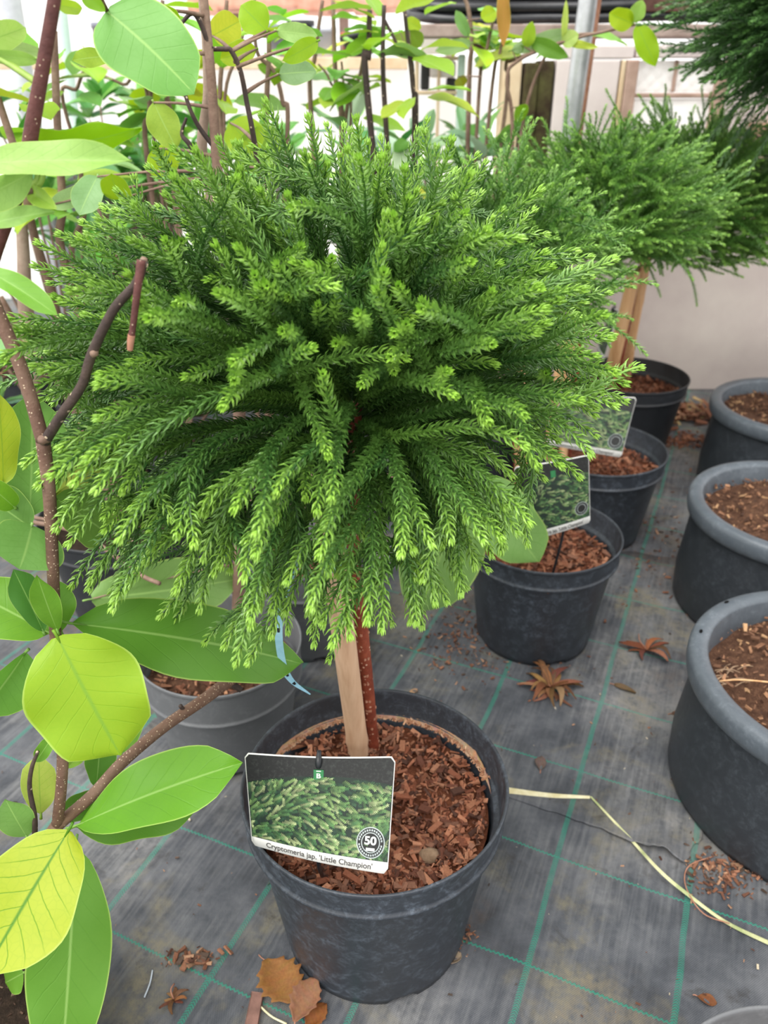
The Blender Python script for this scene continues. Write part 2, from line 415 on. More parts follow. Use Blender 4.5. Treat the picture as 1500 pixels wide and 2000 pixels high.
w1 = struct(thing('window_1', '', '', (X(1240), YB+.03, Z(285)))); del w1['label']; del w1['category']
sbox('window_frame', X(1222), X(1246), YB+.0, YB+.06, Z(285), Z(117), 'frame_brown', w1)
sbox('window_frame', X(1405), X(1424), YB+.0, YB+.06, Z(285), Z(117), 'frame_brown', w1)
sbox('window_frame', X(1212), X(1221), YB+.002, YB+.05, Z(285), Z(117), 'wood_cream', w1)
sbox('muntin', X(1247), X(1404), YB+.02, YB+.05, Z(192), Z(182), 'frame_brown', w1)
sbox('muntin', X(1322), X(1328), YB+.022, YB+.048, Z(181), Z(117), 'frame_brown', w1)
sbox('pane', X(1247), X(1321), YB+.03, YB+.036, Z(181), Z(118), 'film', w1, .001)
sbox('pane', X(1329), X(1404), YB+.03, YB+.036, Z(181), Z(118), 'film', w1, .001)
sbox('pane', X(1247), X(1404), YB+.03, YB+.036, Z(283), Z(193), 'film', w1, .001)
struct(sbox('trim_1', X(798), 3.2, YB+.02, YB+.16, Z(72), Z(46), 'wood_grey'))
struct(sbox('trim_2', X(885), X(1035), YB+.06, YB+.14, Z(95), Z(80), 'wood_red'))
struct(sbox('trim_3', X(1235), 3.2, YB+.03, YB+.14, Z(22)+.0, Z(-20), 'wood_red'))
struct(sbox('trim_4', X(985), X(1022), YB+.03, YB+.12, 0, Z(108), 'wood_cream'))
struct(sbox('trim_5', X(1026), X(1052), YB+.0, YB+.08, 0, Z(122), 'wood_mossy', None, .006))
struct(sbox('trim_6', X(1053), X(1083), YB+.01, YB+.09, 0, Z(118), 'wood_mossy', None, .006))
# far side: pale film wall, cream rail
YF = 3.5
struct(sbox('wall_left', -4.2, X(800, 150, YF), YF+.06, YF+.075, 0, Z(136, YF), 'film'))
struct(sbox('trim_7', -4.2, X(800, 150, YF), YF-.06, YF+.06, Z(136, YF), Z(112, YF), 'wood_cream'))
struct(sbox('wall_far', X(802), X(984), YB+.30, YB+.315, 0, Z(107), 'film'))
struct(sbox('trim_8', X(806), X(905), YB+.16, YB+.20, Z(116), Z(108), 'wood_cream'))
struct(sbox('trim_9', X(903), X(917), YB+.14, YB+.17, 0, Z(104), 'mint'))
struct(sbox('trim_10', X(813), X(905), YB+.16, YB+.19, Z(188), Z(180), 'wood_cream'))
for k, (a, b) in enumerate(((815, 823), (862, 868))):
    struct(sbox('trim_%d' % (11+k), X(a), X(b), YB+.165, YB+.195, 0, Z(109), 'wood_cream'))

def pole(name, a, b, r, mat, label, extra=None):
    d = (Vector(b)-Vector(a)).normalized(); p0 = Vector(a)-d*(a[2]/d.z); 
    t = thing(name, label, 'pole', p0)
    P = catmull([p0, Vector(b)+d*.25], 8); V, F = tube(P, r, 20); obj('tube', mesh('tube', V, F, True), M[mat], t)
    if extra:
        P2 = P+np.array([r*.80, .0, 0]); V, F = tube(P2, r*.55, 12); obj('brown_rod', mesh('rod', V, F, True), M[extra], t)  # thinner rod let into one side of the tube, in the extra colour
    V, F = lathe([(0, .012), (r*2.2, .012), (r*2.2, 0), (0, 0)], 24, p0); obj('foot_plate', mesh('foot_plate', V, F), M[mat], t)
    return t
pole('metal_pole', at(1122, 200, 2.15), at(1149, 0, 2.15), .0225, 'galvanised', 'tall galvanised metal pole with a brown side, in front of the concrete wall', 'red_brown')
pole('pale_pole', at(52, 190, 2.34), at(20, 0, 2.34), .026, 'pole_pale', 'tall pale grey pole at the upper left behind the leaves')
pole('pale_pole', at(143, 210, 2.8), at(126, 60, 2.8), .015, 'mint', 'thin pale green stake behind the red-brown stem, upper left')

# ================================================================== POTS
def pot_profile(r, h, k=.76, band=.036, wall=.003, soil=.045):
    rb = r*k
    return [(0, .004), (rb-.012, .004), (rb-.008, 0), (rb, .001), (rb+.0015, .012), (rb+(r*.93-rb)*.5, (h-band)*.5), (r*.93, h-band-.004), (r*.935, h-band-.0025), (r*.982, h-band-.0018), (r*.990, h-band-.0008), (r*.990, h-band+.0008), (r*.984, h-band+.0022), (r*.972, h-band+.0035),
            (r*.973, h-band+.006), (r*.985, h-.0075), (r*.986, h-.006), (r*1.0, h-.0055), (r*1.003, h-.005), (r*1.004, h-.0012), (r*1.0, h), (r*.985, h), (r*.978, h-.002), (r*.973, h-.005), (r*.955, h-band+.002), (r*.945, h-band),
            (r*.912, h-band-.002), (r*.905, h-band-.005), (r*.88, h-soil-.03)]
def make_pot(parent, c, r, h, mat, k=.76, band=.036, notch=True, seed=1):
    prof = pot_profile(r, h, k, band); V, F = lathe(prof, 96, (c[0], c[1], 0)); r_ = random.Random(seed)
    V = [list(v) for v in V]; n = len(prof)
    if notch:
        for i in range(96):
            if (i % 24) in (3, 4, 5, 6):
                for kk in (2, 3): V[i*n+kk][2] += .0065
    ph = r_.uniform(0, 6)
    for v in V:                                   # thin plastic, slightly out of round
        a = math.atan2(v[1]-c[1], v[0]-c[0]); f = v[2]/h
        s = 1+.006*f*math.sin(2*a+ph)+.003*f*math.sin(3*a+1.7*ph)
        v[0] = c[0]+(v[0]-c[0])*s; v[1] = c[1]+(v[1]-c[1])*s
    return obj('pot', mesh('pot', V, F, True), M[mat], parent)
def soil_disc(parent, c, r, z, mat, seed=0, amp=.004):
    r_ = np.random.default_rng(seed); n, mm = 40, 12; V = [(c[0], c[1], z)]; F = []
    ph = r_.uniform(0, 6, 8)
    for j in range(1, mm+1):
        for i in range(n):
            a = 2*math.pi*i/n; rr = r*j/mm
            V.append((c[0]+rr*math.cos(a), c[1]+rr*math.sin(a), z+amp*(math.sin(5*a+ph[0])*j/mm*.4+.5*math.sin(9*rr/r+ph[1]+3*a)+r_.uniform(-.5, .5))))
    for i in range(n): F.append((0, 1+i, 1+(i+1) % n))
    for j in range(mm-1):
        for i in range(n):
            a = 1+j*n+i; b = 1+j*n+(i+1) % n; F.append((a, a+n, b+n, b))
    return obj('soil', mesh('soil', V, F, True), M[mat], parent)
CUBE = np.array([(x, y, z) for x in (-.5, .5) for y in (-.5, .5) for z in (-.5, .5)])
CF = np.array([(0, 1, 3, 2), (4, 6, 7, 5), (0, 4, 5, 1), (2, 3, 7, 6), (0, 2, 6, 4), (1, 5, 7, 3)])
def chips_mesh(name, n, sampler, pal, lmin=.004, lmax=.015, seed=3, tilt=.5, zj=.004, ar=(.22, .5)):
    r_ = np.random.default_rng(seed); VV = []; QQ = []; CC = []; pal = np.array([lin(p)[:3] for p in pal])
    for i in range(n):
        x, y, z = sampler(r_); l = lmin+(lmax-lmin)*r_.random()**2.2; wd = l*r_.uniform(*ar); h = min(wd, .004)*r_.uniform(.35, .8)
        v = CUBE*np.array([l, wd, h]); v[4:, 1] *= r_.uniform(.4, 1.0); v += r_.normal(0, l*.035, v.shape)
        a, b, c_ = r_.uniform(0, 6.28), r_.normal(0, tilt), r_.normal(0, tilt)
        Rm = np.array(Matrix.Rotation(a, 3, 'Z') @ Matrix.Rotation(b, 3, 'Y') @ Matrix.Rotation(c_, 3, 'X'))
        v = v @ Rm.T+np.array([x, y, z+r_.uniform(0, zj)])
        VV.append(v); QQ.append(CF+8*i); c0 = pal[r_.integers(len(pal))]*r_.uniform(.75, 1.25); CC.append(np.tile(np.append(c0, 1), (8, 1)))
    me = mesh_np(name, np.vstack(VV), np.vstack(QQ)); colattr(me, np.vstack(CC)); return me
PAL_BARK = [(134, 82, 60), (150, 98, 74), (114, 68, 50), (164, 116, 90), (98, 60, 46), (128, 90, 72), (80, 54, 44), (156, 106, 80)]
PAL_BROWN = [(104, 74, 56), (128, 92, 70), (84, 58, 44), (150, 112, 84), (70, 50, 40), (176, 140, 104)]
def disc_sampler(c, r, z):
    def s(r_):
        a = r_.uniform(0, 6.2832); q = r*math.sqrt(r_.random()); return c[0]+q*math.cos(a), c[1]+q*math.sin(a), z+.002*math.sin(60*q)+.003*(q/r)**4
    return s
def mulch(parent, c, r, z, n, pal, seed, lmin=.004, lmax=.016):
    o = obj('bark_mulch', chips_mesh('bark_mulch', n, disc_sampler(c, r, z), pal, lmin, lmax, seed), M['chips'], parent); o['kind'] = 'stuff'; return o

# ================================================================== CRYPTOMERIA SHOOTS
def shoot_arrays(P, step=.00115, nl=.0098, seed=0, full=True, t0=0.0, stem_r=.0011, tipw=.2, nw=.0017):
    """needle foliage around the path P -> V, quads, tris, tip, rnd"""
    r_ = np.random.default_rng(seed); P = np.asarray(P, float)
    seg = np.linalg.norm(np.diff(P, axis=0), axis=1); S = np.concatenate([[0], np.cumsum(seg)]); L = S[-1]
    T, N, B = frames(P)
    s = np.arange(L*t0, L, step); s = np.concatenate([s, np.full(7, L)]); n = len(s)
    ip = lambda A: np.stack([np.interp(s, S, A[:, k]) for k in range(3)], 1)
    p, Tt, Nn, Bb = ip(P), ip(T), ip(N), ip(B)
    ang = np.arange(n)*2.39996+r_.uniform(0, 6)+r_.normal(0, .15, n)
    rd = np.cos(ang)[:, None]*Nn+np.sin(ang)[:, None]*Bb
    t = s/L; last = np.clip((L-s)/.014, 0, 1)
    ln = nl*(.55+.45*last)*r_.uniform(.82, 1.15, n); al = np.radians(26+24*last)+r_.normal(0, .12, n)
    b = np.cross(Tt, rd)
    d0 = np.cos(al)[:, None]*Tt+np.sin(al)[:, None]*rd
    a2 = al*.5; d1 = np.cos(a2)[:, None]*Tt+np.sin(a2)[:, None]*rd
    k0 = np.cos(al)[:, None]*rd-np.sin(al)[:, None]*Tt
    base = p+rd*stem_r*.6; mid = base+d0*(ln*.5)[:, None]; tip = mid+d1*(ln*.5)[:, None]
    hw = nw*.5
    if full:
        V = np.stack([base+b*hw*.8, base-b*hw*.8, base+k0*hw*1.1, mid+b*hw, mid-b*hw, mid+k0*hw*1.2, tip], 1).reshape(-1, 3)
        o = (np.arange(n)*7)[:, None]
        Q = np.vstack([o+np.array([0, 3, 5, 2]), o+np.array([2, 5, 4, 1]), o+np.array([1, 4, 3, 0])])
        Tr = np.vstack([o+np.array([3, 6, 5]), o+np.array([5, 6, 4]), o+np.array([4, 6, 3])]); nv = 7
    else:
        V = np.stack([base+b*hw*1.2, base-b*hw*1.2, base+k0*hw*1.3, tip], 1).reshape(-1, 3)
        o = (np.arange(n)*4)[:, None]
        Q = np.zeros((0, 4), int); Tr = np.vstack([o+np.array([0, 3, 2]), o+np.array([2, 3, 1]), o+np.array([1, 3, 0])]); nv = 4
    tipf = np.clip((s-(L-.045))/.045, 0, 1)**1.6; tipf = np.clip(tipf*r_.uniform(.75, 1.05)+r_.normal(0, .04, n), 0, 1)
    rn = np.clip(r_.uniform(0, 1, n)*.6+.4*np.clip((s-(L-.10))/.08, 0, 1), 0, 1)
    tA = np.repeat(tipf, nv); rA = np.repeat(rn, nv)
    # stem
    ns = max(4, int(L/.02)); si = np.linspace(0, L, ns); PS = np.stack([np.interp(si, S, P[:, k]) for k in range(3)], 1)
    sv, sf = tube(PS, np.linspace(stem_r*1.25, stem_r*.7, ns), 5, False); sv = np.array(sv); k = len(V)
    V = np.vstack([V, sv]); Q = np.vstack([Q, np.array(sf)+k]); tA = np.concatenate([tA, np.zeros(len(sv))]); rA = np.concatenate([rA, np.zeros(len(sv))])
    return V, Q, Tr, tA, rA
def shoot_obj(name, arrs, mat, parent):
    V, Q, Tr, tA, rA = arrs; off = np.array(wloc(parent)); me = mesh_np(name, V-off, Q, Tr); attr(me, 'tip', tA); attr(me, 'rnd', rA)
    return obj(name, me, mat, parent, world=False)
def merge(L):
    V = []; Q = []; T = []; a = []; b = []; k = 0
    for v, q, t, x, y in L: V.append(v); Q.append(q+k); T.append(t+k); a.append(x); b.append(y); k += len(v)
    return np.vstack(V), np.vstack(Q), np.vstack(T), np.concatenate(a), np.concatenate(b)
def bez(a, b, c, d, n=16):
    t = np.linspace(0, 1, n)[:, None]; a, b, c, d = [np.asarray(x, float) for x in (a, b, c, d)]
    return a*(1-t)**3+3*b*t*(1-t)**2+3*c*t*t*(1-t)+d*t**3

def card(parent, TL, TR, BL, BR, bow=.004, seed=0, detail=True):
    """printed plant label: every layer is laid on the gently bowed card surface"""
    TL, TR, BL, BR = map(Vector, (TL, TR, BL, BR)); nrm = (TR-TL).cross(BL-TL).normalized()
    if nrm.dot(CAMP-TL) < 0: nrm = -nrm
    def S(u, v, off=0): 
        p = TL*(1-u)*(1-v)+TR*u*(1-v)+BL*(1-u)*v+BR*u*v
        return p+nrm*(bow*math.sin(math.pi*u)+off)
    asp = (TR-TL).length/((BL-TL).length*.5+(BR-TR).length*.5)
    def patch(name, top, bot, u0, u1, off, mat, par, nu=18, nv=3, rc=0):
        V = []; F = []
        for i in range(nu+1):
            u = u0+(u1-u0)*i/nu
            a, b = top(u), bot(u)
            if rc:
                e = min(u-u0, u1-u)
                if e < rc: q = (rc-math.sqrt(max(0, rc*rc-(rc-e)**2)))*asp; a += q if rc_top else 0; b -= q if rc_bot else 0
            for j in range(nv+1): V.append(S(u, a+(b-a)*j/nv, off))
        for i in range(nu):
            for j in range(nv): k = i*(nv+1)+j; F.append((k, k+1, k+nv+2, k+nv+1))
        return obj(name, mesh(name, V, F, True), M[mat], par)
    rc_top = rc_bot = True
    # base card with thickness
    base = patch('card', lambda u: 0., lambda u: 1., 0, 1, 0, 'white_card', parent, 40, 8, .035)
    md = base.modifiers.new('thickness', 'SOLIDIFY'); md.thickness = .0007; md.offset = -1 if base.data.polygons[0].normal.dot(nrm) > 0 else 1
    arc = lambda u: .305-.36*u*(1-u)*1.05-.055*u
    rc_bot = False
    patch('black_band', lambda u: .012, arc, .006, .994, .00025, 'card_black', base, 40, 3, .03)
    # printed foliage picture
    r_ = random.Random(seed); VV = []; FF = []; CC = []
    def quad(pts, col, off):
        k = len(VV)
        for (u, v) in pts: VV.append(S(u, v, off)); CC.append(lin(col))
        FF.append(tuple(range(k, k+len(pts))))
    nn = 24
    for i in range(nn):
        u0, u1 = .006+.988*i/nn, .006+.988*(i+1)/nn
        quad([(u0, arc(u0)), (u0, .90), (u1, .90), (u1, arc(u1))], (20, 40, 30), .0002)
    off = .00025
    def inside(pts): return all(.008 < p[0] < .992 and arc(p[0])+.004 < p[1] < .897 for p in pts)
    N_ = 900 if detail else 560
    for i in range(N_):
        u = r_.uniform(-.05, 1.0); v = r_.uniform(.2, .97); a = r_.gauss(.55+1.0*math.sin(4*u+2.5*v+1), .35); cur = r_.gauss(0, .25); nsg = r_.randint(5, 9); dep = i/N_
        hi = r_.choice([(98, 146, 86), (122, 168, 98), (158, 194, 120), (196, 214, 154), (78, 128, 78)]) if dep > (.4 if detail else .2) else r_.choice([(48, 88, 62), (64, 108, 72), (38, 72, 54)])
        for j in range(nsg):
            f = j/nsg; ln_ = .0135; wd = .0036*(1-.35*f); col = tuple(h*(.55+.5*f) for h in hi); col = tuple(min(255, c) for c in col)
            for sg in (-.85, .85, 0):
                aa = a+sg; ll = ln_*(1.2 if sg else 1.4); dx, dy = math.cos(aa)*ll, -math.sin(aa)*ll*asp; nx, ny = math.sin(aa)*wd, math.cos(aa)*wd*asp
                pts = [(u, v), (u+dx*.5+nx, v+dy*.5+ny), (u+dx, v+dy), (u+dx*.5-nx, v+dy*.5-ny)]
                if inside(pts): quad(pts, col, off)
            u += math.cos(a)*.0105; v -= math.sin(a)*.0105*asp; a += cur/nsg
        off += .0000008
    me = mesh('picture', VV, FF); colattr(me, CC); obj('picture', me, M['print'], base)
    def flat(poly, name, mat, off_, par): return obj(name, mesh(name, [S(u, v, off_) for u, v in poly], [tuple(range(len(poly)))]), M[mat], par)
    lg = flat([(.464, .12), (.464, .212), (.531, .212), (.531, .12)], 'logo', 'logo_green', .0009, base)
    def text(s, u0, u1, vc, hgt, mat, name, off_, par, bold=.0):
        cu = bpy.data.curves.new('t', 'FONT'); cu.body = s; cu.size = 1; cu.offset = bold
        to = bpy.data.objects.new('t', cu); COL.objects.link(to)
        dg = bpy.context.evaluated_depsgraph_get(); m0 = bpy.data.meshes.new_from_object(to.evaluated_get(dg))
        bpy.data.objects.remove(to); xs = [v.co.x for v in m0.vertices]; x0, x1 = min(xs), max(xs)
        for v in m0.vertices: v.co = S(u0+(u1-u0)*(v.co.x-x0)/(x1-x0), vc-(v.co.y-.35)*hgt, off_)
        m0.name = name; return obj(name, m0, M[mat], par)
    if detail: text('B', .484, .513, .175, .062, 'white_card', 'logo_letter', .0011, base, .02); flat([(.482, .128), (.482, .136), (.513, .136), (.513, .128)], 'logo_bar', 'white_card', .0011, base)
    text("Cryptomeria jap. 'Little Champion'", .115, .890, .951, .070, 'ink', 'lettering', .0004, base, .012)
    # round anniversary seal
    cu_, cv_, R = .868, .745, .098
    def ring(r0, r1, mat, name, o_):
        V = []; F = []
        for i in range(48):
            a = 2*math.pi*i/48
            for q in (r0, r1): V.append(S(cu_+R*q*math.cos(a), cv_+R*q*asp*math.sin(a), o_))
        for i in range(48): j = (i+1) % 48; F.append((2*i, 2*i+1, 2*j+1, 2*j))
        return obj(name, mesh(name, V, F), M[mat], base)
    sl = ring(.0, .93, 'card_black', 'seal', .0010); 
    obj_r = ring(.93, 1.0, 'seal_grey', 'seal_ring', .0011); ring(.60, .66, 'seal_grey', 'seal_ring', .0011)
    if detail:
        text('50', cu_-.042, cu_+.040, cv_-.02, .10, 'seal_white', 'seal_number', .0013, base, .03)
        flat([(cu_-.03, cv_+.045), (cu_-.03, cv_+.07), (cu_+.03, cv_+.07), (cu_+.03, cv_+.045)], 'seal_bar', 'seal_white', .0013, base)
        VV = []; FF = []
        for k in range(30):                              # the ring of tiny letters, too small to read
            if k in (0, 15): continue
            a = 2*math.pi*k/30; pu, pv = cu_+R*.80*math.cos(a), cv_+R*.80*asp*math.sin(a); s_ = .0062; q = len(VV)
            VV += [S(pu-s_, pv-s_*asp, .0012), S(pu-s_, pv+s_*asp, .0012), S(pu+s_*.6, pv+s_*asp, .0012), S(pu+s_*.6, pv-s_*asp, .0012)]; FF.append((q, q+1, q+2, q+3))
        obj('seal_lettering', mesh('seal_lettering', VV, FF), M['seal_grey'], base)
    return S, nrm
def plant_label(corners, label, stick_u, soil_z, seed, detail=True, group='printed plant labels'):
    TL, TR, BL, BR = corners; cen = (Vector(BL)+Vector(BR))/2
    t = thing('plant_label', label, 'label', (cen.x, cen.y, soil_z), group)
    S, nrm = card(t, TL, TR, BL, BR, seed=seed, detail=detail)
    top = S(stick_u, -.035, -.002); b1 = S(stick_u, .5, -.005); foot = Vector((b1.x, b1.y+.012, soil_z-.02)); low = S(stick_u+.0, 1.0, -.006)
    V, F = tube(catmull([top, b1, low, foot], 16), .0021, 8); obj('pin', mesh('pin', V, F, True), M['pin_black'], t)
    V, F = tube(catmull([S(stick_u, -.05, -.002), S(stick_u, .03, .0022), S(stick_u, .095, .0022)], 8), [.002, .0022, .0026, .003, .0032, .003, .0028, .0022], 8); obj('clip', mesh('clip', V, F, True), M['pin_black'], t)
    return t

# ================================================================== THE CRYPTOMERIA IN FRONT
def jit_(c, s, r): return tuple(max(0, min(255, v+r.uniform(-s, s))) for v in c)
MC = (-.01, .60); MR, MH = .14, .23
tree = thing('potted_conifer', 'round-headed dwarf cryptomeria on a short stem in the nearest black pot', 'potted tree', (MC[0], MC[1], 0), 'potted dwarf cryptomerias')
make_pot(tree, MC, MR, MH, 'pot_black', seed=4)
soil_disc(tree, MC, .1235, .182, 'soil_red', 2)
mulch(tree, MC, .119, .184, 2600, PAL_BARK, 5)
# rim of dried grit left on the inner ledge
gs = lambda r_: (lambda a, q: (MC[0]+q*math.cos(a), MC[1]+q*math.sin(a), .1925))(r_.choice([r_.uniform(.25, 1.25), r_.uniform(1.2, 2.6)]), r_.uniform(.1255, .1335))
o = obj('grit', chips_mesh('grit', 700, gs, [(176, 128, 98), (198, 154, 122), (160, 110, 84), (206, 172, 144)], .002, .007, 9, .2, .0015), M['chips'], tree); o['kind'] = 'stuff'
VV = []; FF = []; CC_ = []; r_ = random.Random(8)
for i in range(73):                                    # dried mud left on the ledge inside the rim
    a = math.radians(5+165*i/72); w0 = .0012+.0035*abs(math.sin(a*1.7+.4))*(1 if a < 1.4 else .5)+r_.uniform(0, .0008); tp_ = min(1, i/12, (72-i)/12)
    for q, z in ((.1278, .1925), (.1278+.0048*tp_, .1928+.0018*tp_), (.1278+(.0052+w0*.3)*tp_, .1930+(.0018+w0)*tp_)):
        VV.append((MC[0]+q*math.cos(a), MC[1]+q*math.sin(a), z)); CC_.append(lin(jit_((184, 146, 118), 14, r_)))
for i in range(72):
    for j in range(2): FF.append((i*3+j, i*3+3+j, i*3+4+j, i*3+1+j))
me = mesh('dried_mud', VV, FF, True); colattr(me, CC_); obj('dried_mud', me, M['chips'], tree)
def blob(name, c, s, mat, parent, seed=0, sub=2):
    import bmesh
    bm = bmesh.new(); bmesh.ops.create_icosphere(bm, subdivisions=sub, radius=1); r_ = random.Random(seed); ph = [r_.uniform(0, 6) for _ in range(6)]
    for v in bm.verts:
        n = v.co.copy(); k = 1+.16*math.sin(3*n.x+ph[0])*math.sin(4*n.y+ph[1])+.1*math.sin(7*n.z+ph[2]+3*n.x)
        v.co = Vector((n.x*s[0]*k, n.y*s[1]*k, n.z*s[2]*k))+Vector(c)
    me = bpy.data.meshes.new(name); bm.to_mesh(me); bm.free(); me.shade_smooth(); return obj(name, me, M[mat], parent)
p = gz(838, 1672, .187); blob('clod', p, (.010, .009, .007), 'pebble', tree, 3)
for i, (x, y, a, l, wd) in enumerate(((790, 1555, .1, .020, .007), (850, 1500, 1.0, .016, .005), (893, 1545, .5, .014, .008), (850, 1615, .9, .02, .006), (830, 1580, 2.5, .013, .008), (925, 1570, .8, .02, .006),
                                      (905, 1645, .3, .012, .010), (790, 1730, .15, .022, .007), (690, 1715, -.5, .022, .006), (760, 1640, .7, .018, .007), (650, 1690, .6, .022, .005), (888, 1450, 2.2, .014, .006), (600, 1450, .1, .022, .008), (580, 1455, .6, .02, .009))):
    q = gz(x, y, .189); V_ = (CUBE*np.array([l, wd, .003])) @ np.array(Matrix.Rotation(a, 3, 'Z') @ Matrix.Rotation(.2, 3, 'Y')).T+np.array(q)
    V_[4:, 1] += (-.1+.05*(i % 3))*wd
    me = mesh_np('bark_chip', V_, CF); colattr(me, np.tile(np.array(lin(PAL_BARK[(3*i) % 8])), (8, 1))); obj('bark_chip', me, M['chips'], tree)

TB = gz(729, 1462, .18)
trunk_pts = [TB-Vector((0, 0, .02)), TB, at(716, 1330, .678), at(703, 1200, .672), at(692, 1110, .668), at(690, 980, .664), at(692, 880, .66), at(694, 790, .655)]
V, F = tube(catmull(trunk_pts, 40), np.interp(np.linspace(0, 1, 40), [0, .1, .5, 1], [.0085, .0075, .0072, .006]), 14); 
V = [tuple(Vector(v)+Vector((random.uniform(-1, 1), random.uniform(-1, 1), random.uniform(-1, 1)))*.0005) for v in V]
obj('trunk', mesh('trunk', V, F, True), M['bark_cryptomeria'], tree)
tp = catmull(trunk_pts, 60)
knV = []; knF = []
for i in range(70):                                    # old needle bases on the bark
    q = tp[random.randrange(6, 34)]; a = random.uniform(math.pi, 2*math.pi); n = Vector((math.cos(a), math.sin(a), 0)); c = Vector(q)+n*.0072
    v, f = box(c, (.0022, .0022, .0028), Matrix.Rotation(random.uniform(0, 3), 3, 'Z')); k = len(knV); knV += v; knF += [tuple(x+k for x in y) for y in f]
o = obj('needle_scars', mesh('needle_scars', knV, knF), M['red_brown'], tree); o['kind'] = 'stuff'
SB = gz(701, 1476, .175)
sp = catmull([SB-Vector((0, .0, .03)), SB, at(676, 1280, .655), at(651, 1090, .642), at(640, 1010, .637)], 60)
rad = np.full(60, .0122)
for zi in (.29, .67):
    i = int(zi*59)
    for k, dr in ((-1, .0009), (0, -.0006), (1, .0014), (2, .0003)): rad[max(0, i+k)] += dr
V, F = tube(sp, rad, 22); st = obj('bamboo_stake', mesh('bamboo_stake', V, F, True), M['bamboo'], tree)
# crown
CC = at(622, 728, .650); 
def crown_dirs(n, zmin, seed):
    r_ = np.random.default_rng(seed); out = []
    for i in range(n*2):
        z = 1-2*(i+.5)/(n*2)
        if z < zmin: continue
        a = i*2.399963+r_.normal(0, .08); q = math.sqrt(1-z*z); d = np.array([q*math.cos(a), q*math.sin(a), z])+r_.normal(0, .07, 3); out.append(d/np.linalg.norm(d))
    return out
def crown_paths(center, graft, axis_top, Rx, Rz_up, Rz_dn, nmain, kids, seed, zmin=-.86, shrink=.0):
    """branched shoots radiating from the top of the stem: list of (path, start fraction)"""
    r_ = np.random.default_rng(seed); out = []; C = np.array(center); G = np.array(graft); A = np.array(axis_top)
    for d in crown_dirs(nmain, zmin, seed):
        if shrink and np.dot(d, (np.array(CAMP)-C)/np.linalg.norm(np.array(CAMP)-C)) > .978: continue
        h = .5+.5*d[2]; S0 = G*(1-h)+A*h+np.array([d[0], d[1], 0])*.012
        base_r = r_.uniform(.86, 1.03)
        def endp(dd, k):
            rz = Rz_up if dd[2] > 0 else Rz_dn
            k = k*(1-shrink*max(0, dd[0])*max(0, -dd[2])-.05*max(0, dd[0])*(shrink > 0)-.22*max(0, -dd[0])*max(0, dd[2])*(shrink > 0))
            return C+np.array([dd[0]*Rx, dd[1]*Rx, dd[2]*rz])*k
        E0 = endp(d, base_r); hd = np.array([d[0], d[1], 0]); L = np.linalg.norm(E0-S0)
        hz = np.linalg.norm(hd)
        up = np.array([0, 0, 1.])
        lf = .08+.20*min(1, max(0, .45-d[2])); c1 = S0+(E0-S0)*.33+up*L*lf*hz+hd*L*.08*(d[2] < 0); c2 = S0+(E0-S0)*.74+up*L*(lf*hz-.01)+hd*L*.06*(d[2] < 0)+r_.normal(0, .008, 3)
        main = bez(S0, c1, c2, E0, 22); out.append((main, .10, d))
        for k in range(r_.integers(kids[0], kids[1]+1)):
            f = r_.uniform(.22, .72); i0 = int(f*21); s0 = main[i0]; tdir = main[min(i0+1, 21)]-main[i0]; tdir /= np.linalg.norm(tdir)
            dd = d+r_.normal(0, .19, 3); dd /= np.linalg.norm(dd)
            if dd[2] < zmin-.04: continue
            e = endp(dd, base_r*r_.uniform(.78, 1.08)*(1 if f > .35 else .93)); l = np.linalg.norm(e-s0)
            c1 = s0+tdir*l*.4; c2 = e-(e-s0)*.28+up*l*lf*.8*hz+r_.normal(0, .005, 3)
            out.append((bez(s0, c1, c2, e, 16), .0, dd))
    return out
paths = crown_paths(CC, trunk_pts[6], np.array(trunk_pts[7])+np.array([-.004, 0, .02]), .262, .206, .240, 120, (2, 4), 11, shrink=.38)
camd = np.array(CAMP)
scored = sorted(paths, key=lambda q: np.linalg.norm(q[0][-1]-camd)-.0*q[2][2])
rest = []
for i, (P, t0, d) in enumerate(scored):
    A_ = shoot_arrays(P, .00098 if i < 340 else .0014, .0098, i, True, t0)
    if i < 300: shoot_obj('shoot', A_, M['needle'], tree)
    else: rest.append(A_)
o = shoot_obj('foliage', merge(rest), M['needle'], tree); o['kind'] = 'stuff'
print('main crown shoots', len(paths))

# ------------------------------------------------------------------ the row of cryptomerias behind
VAR = []
for k in range(8):
    r_ = np.random.default_rng(50+k); dr = r_.uniform(-.02, .10)
    P = bez((0, 0, 0), (.3, r_.normal(0, .02), .05+.02*k % .05), (.7, r_.normal(0, .04), .04-dr), (1, r_.normal(0, .05), -dr), 14)*.2
    arr = [shoot_arrays(P, .0019, .0100, 70+k, False, .12, nw=.0024)]
    for q in range(6):
        f = r_.uniform(.25, .8); s0 = P[int(f*13)]; e = s0+np.array([.055+.04*r_.random(), r_.choice([-1, 1])*r_.uniform(.015, .05), r_.normal(.004, .028)])
        arr.append(shoot_arrays(bez(s0, s0+(e-s0)*.3+np.array([.015, 0, 0]), e-(e-s0)*.2+np.array([0, 0, .008]), e, 8), .0019, .0095, 90+8*k+q, False, 0, nw=.0024))
    V_, Q_, T_, a_, b_ = merge(arr); me = mesh_np('shoot_%d' % k, V_, Q_, T_); attr(me, 'tip', a_); attr(me, 'rnd', b_); VAR.append(me)
VARM = {}
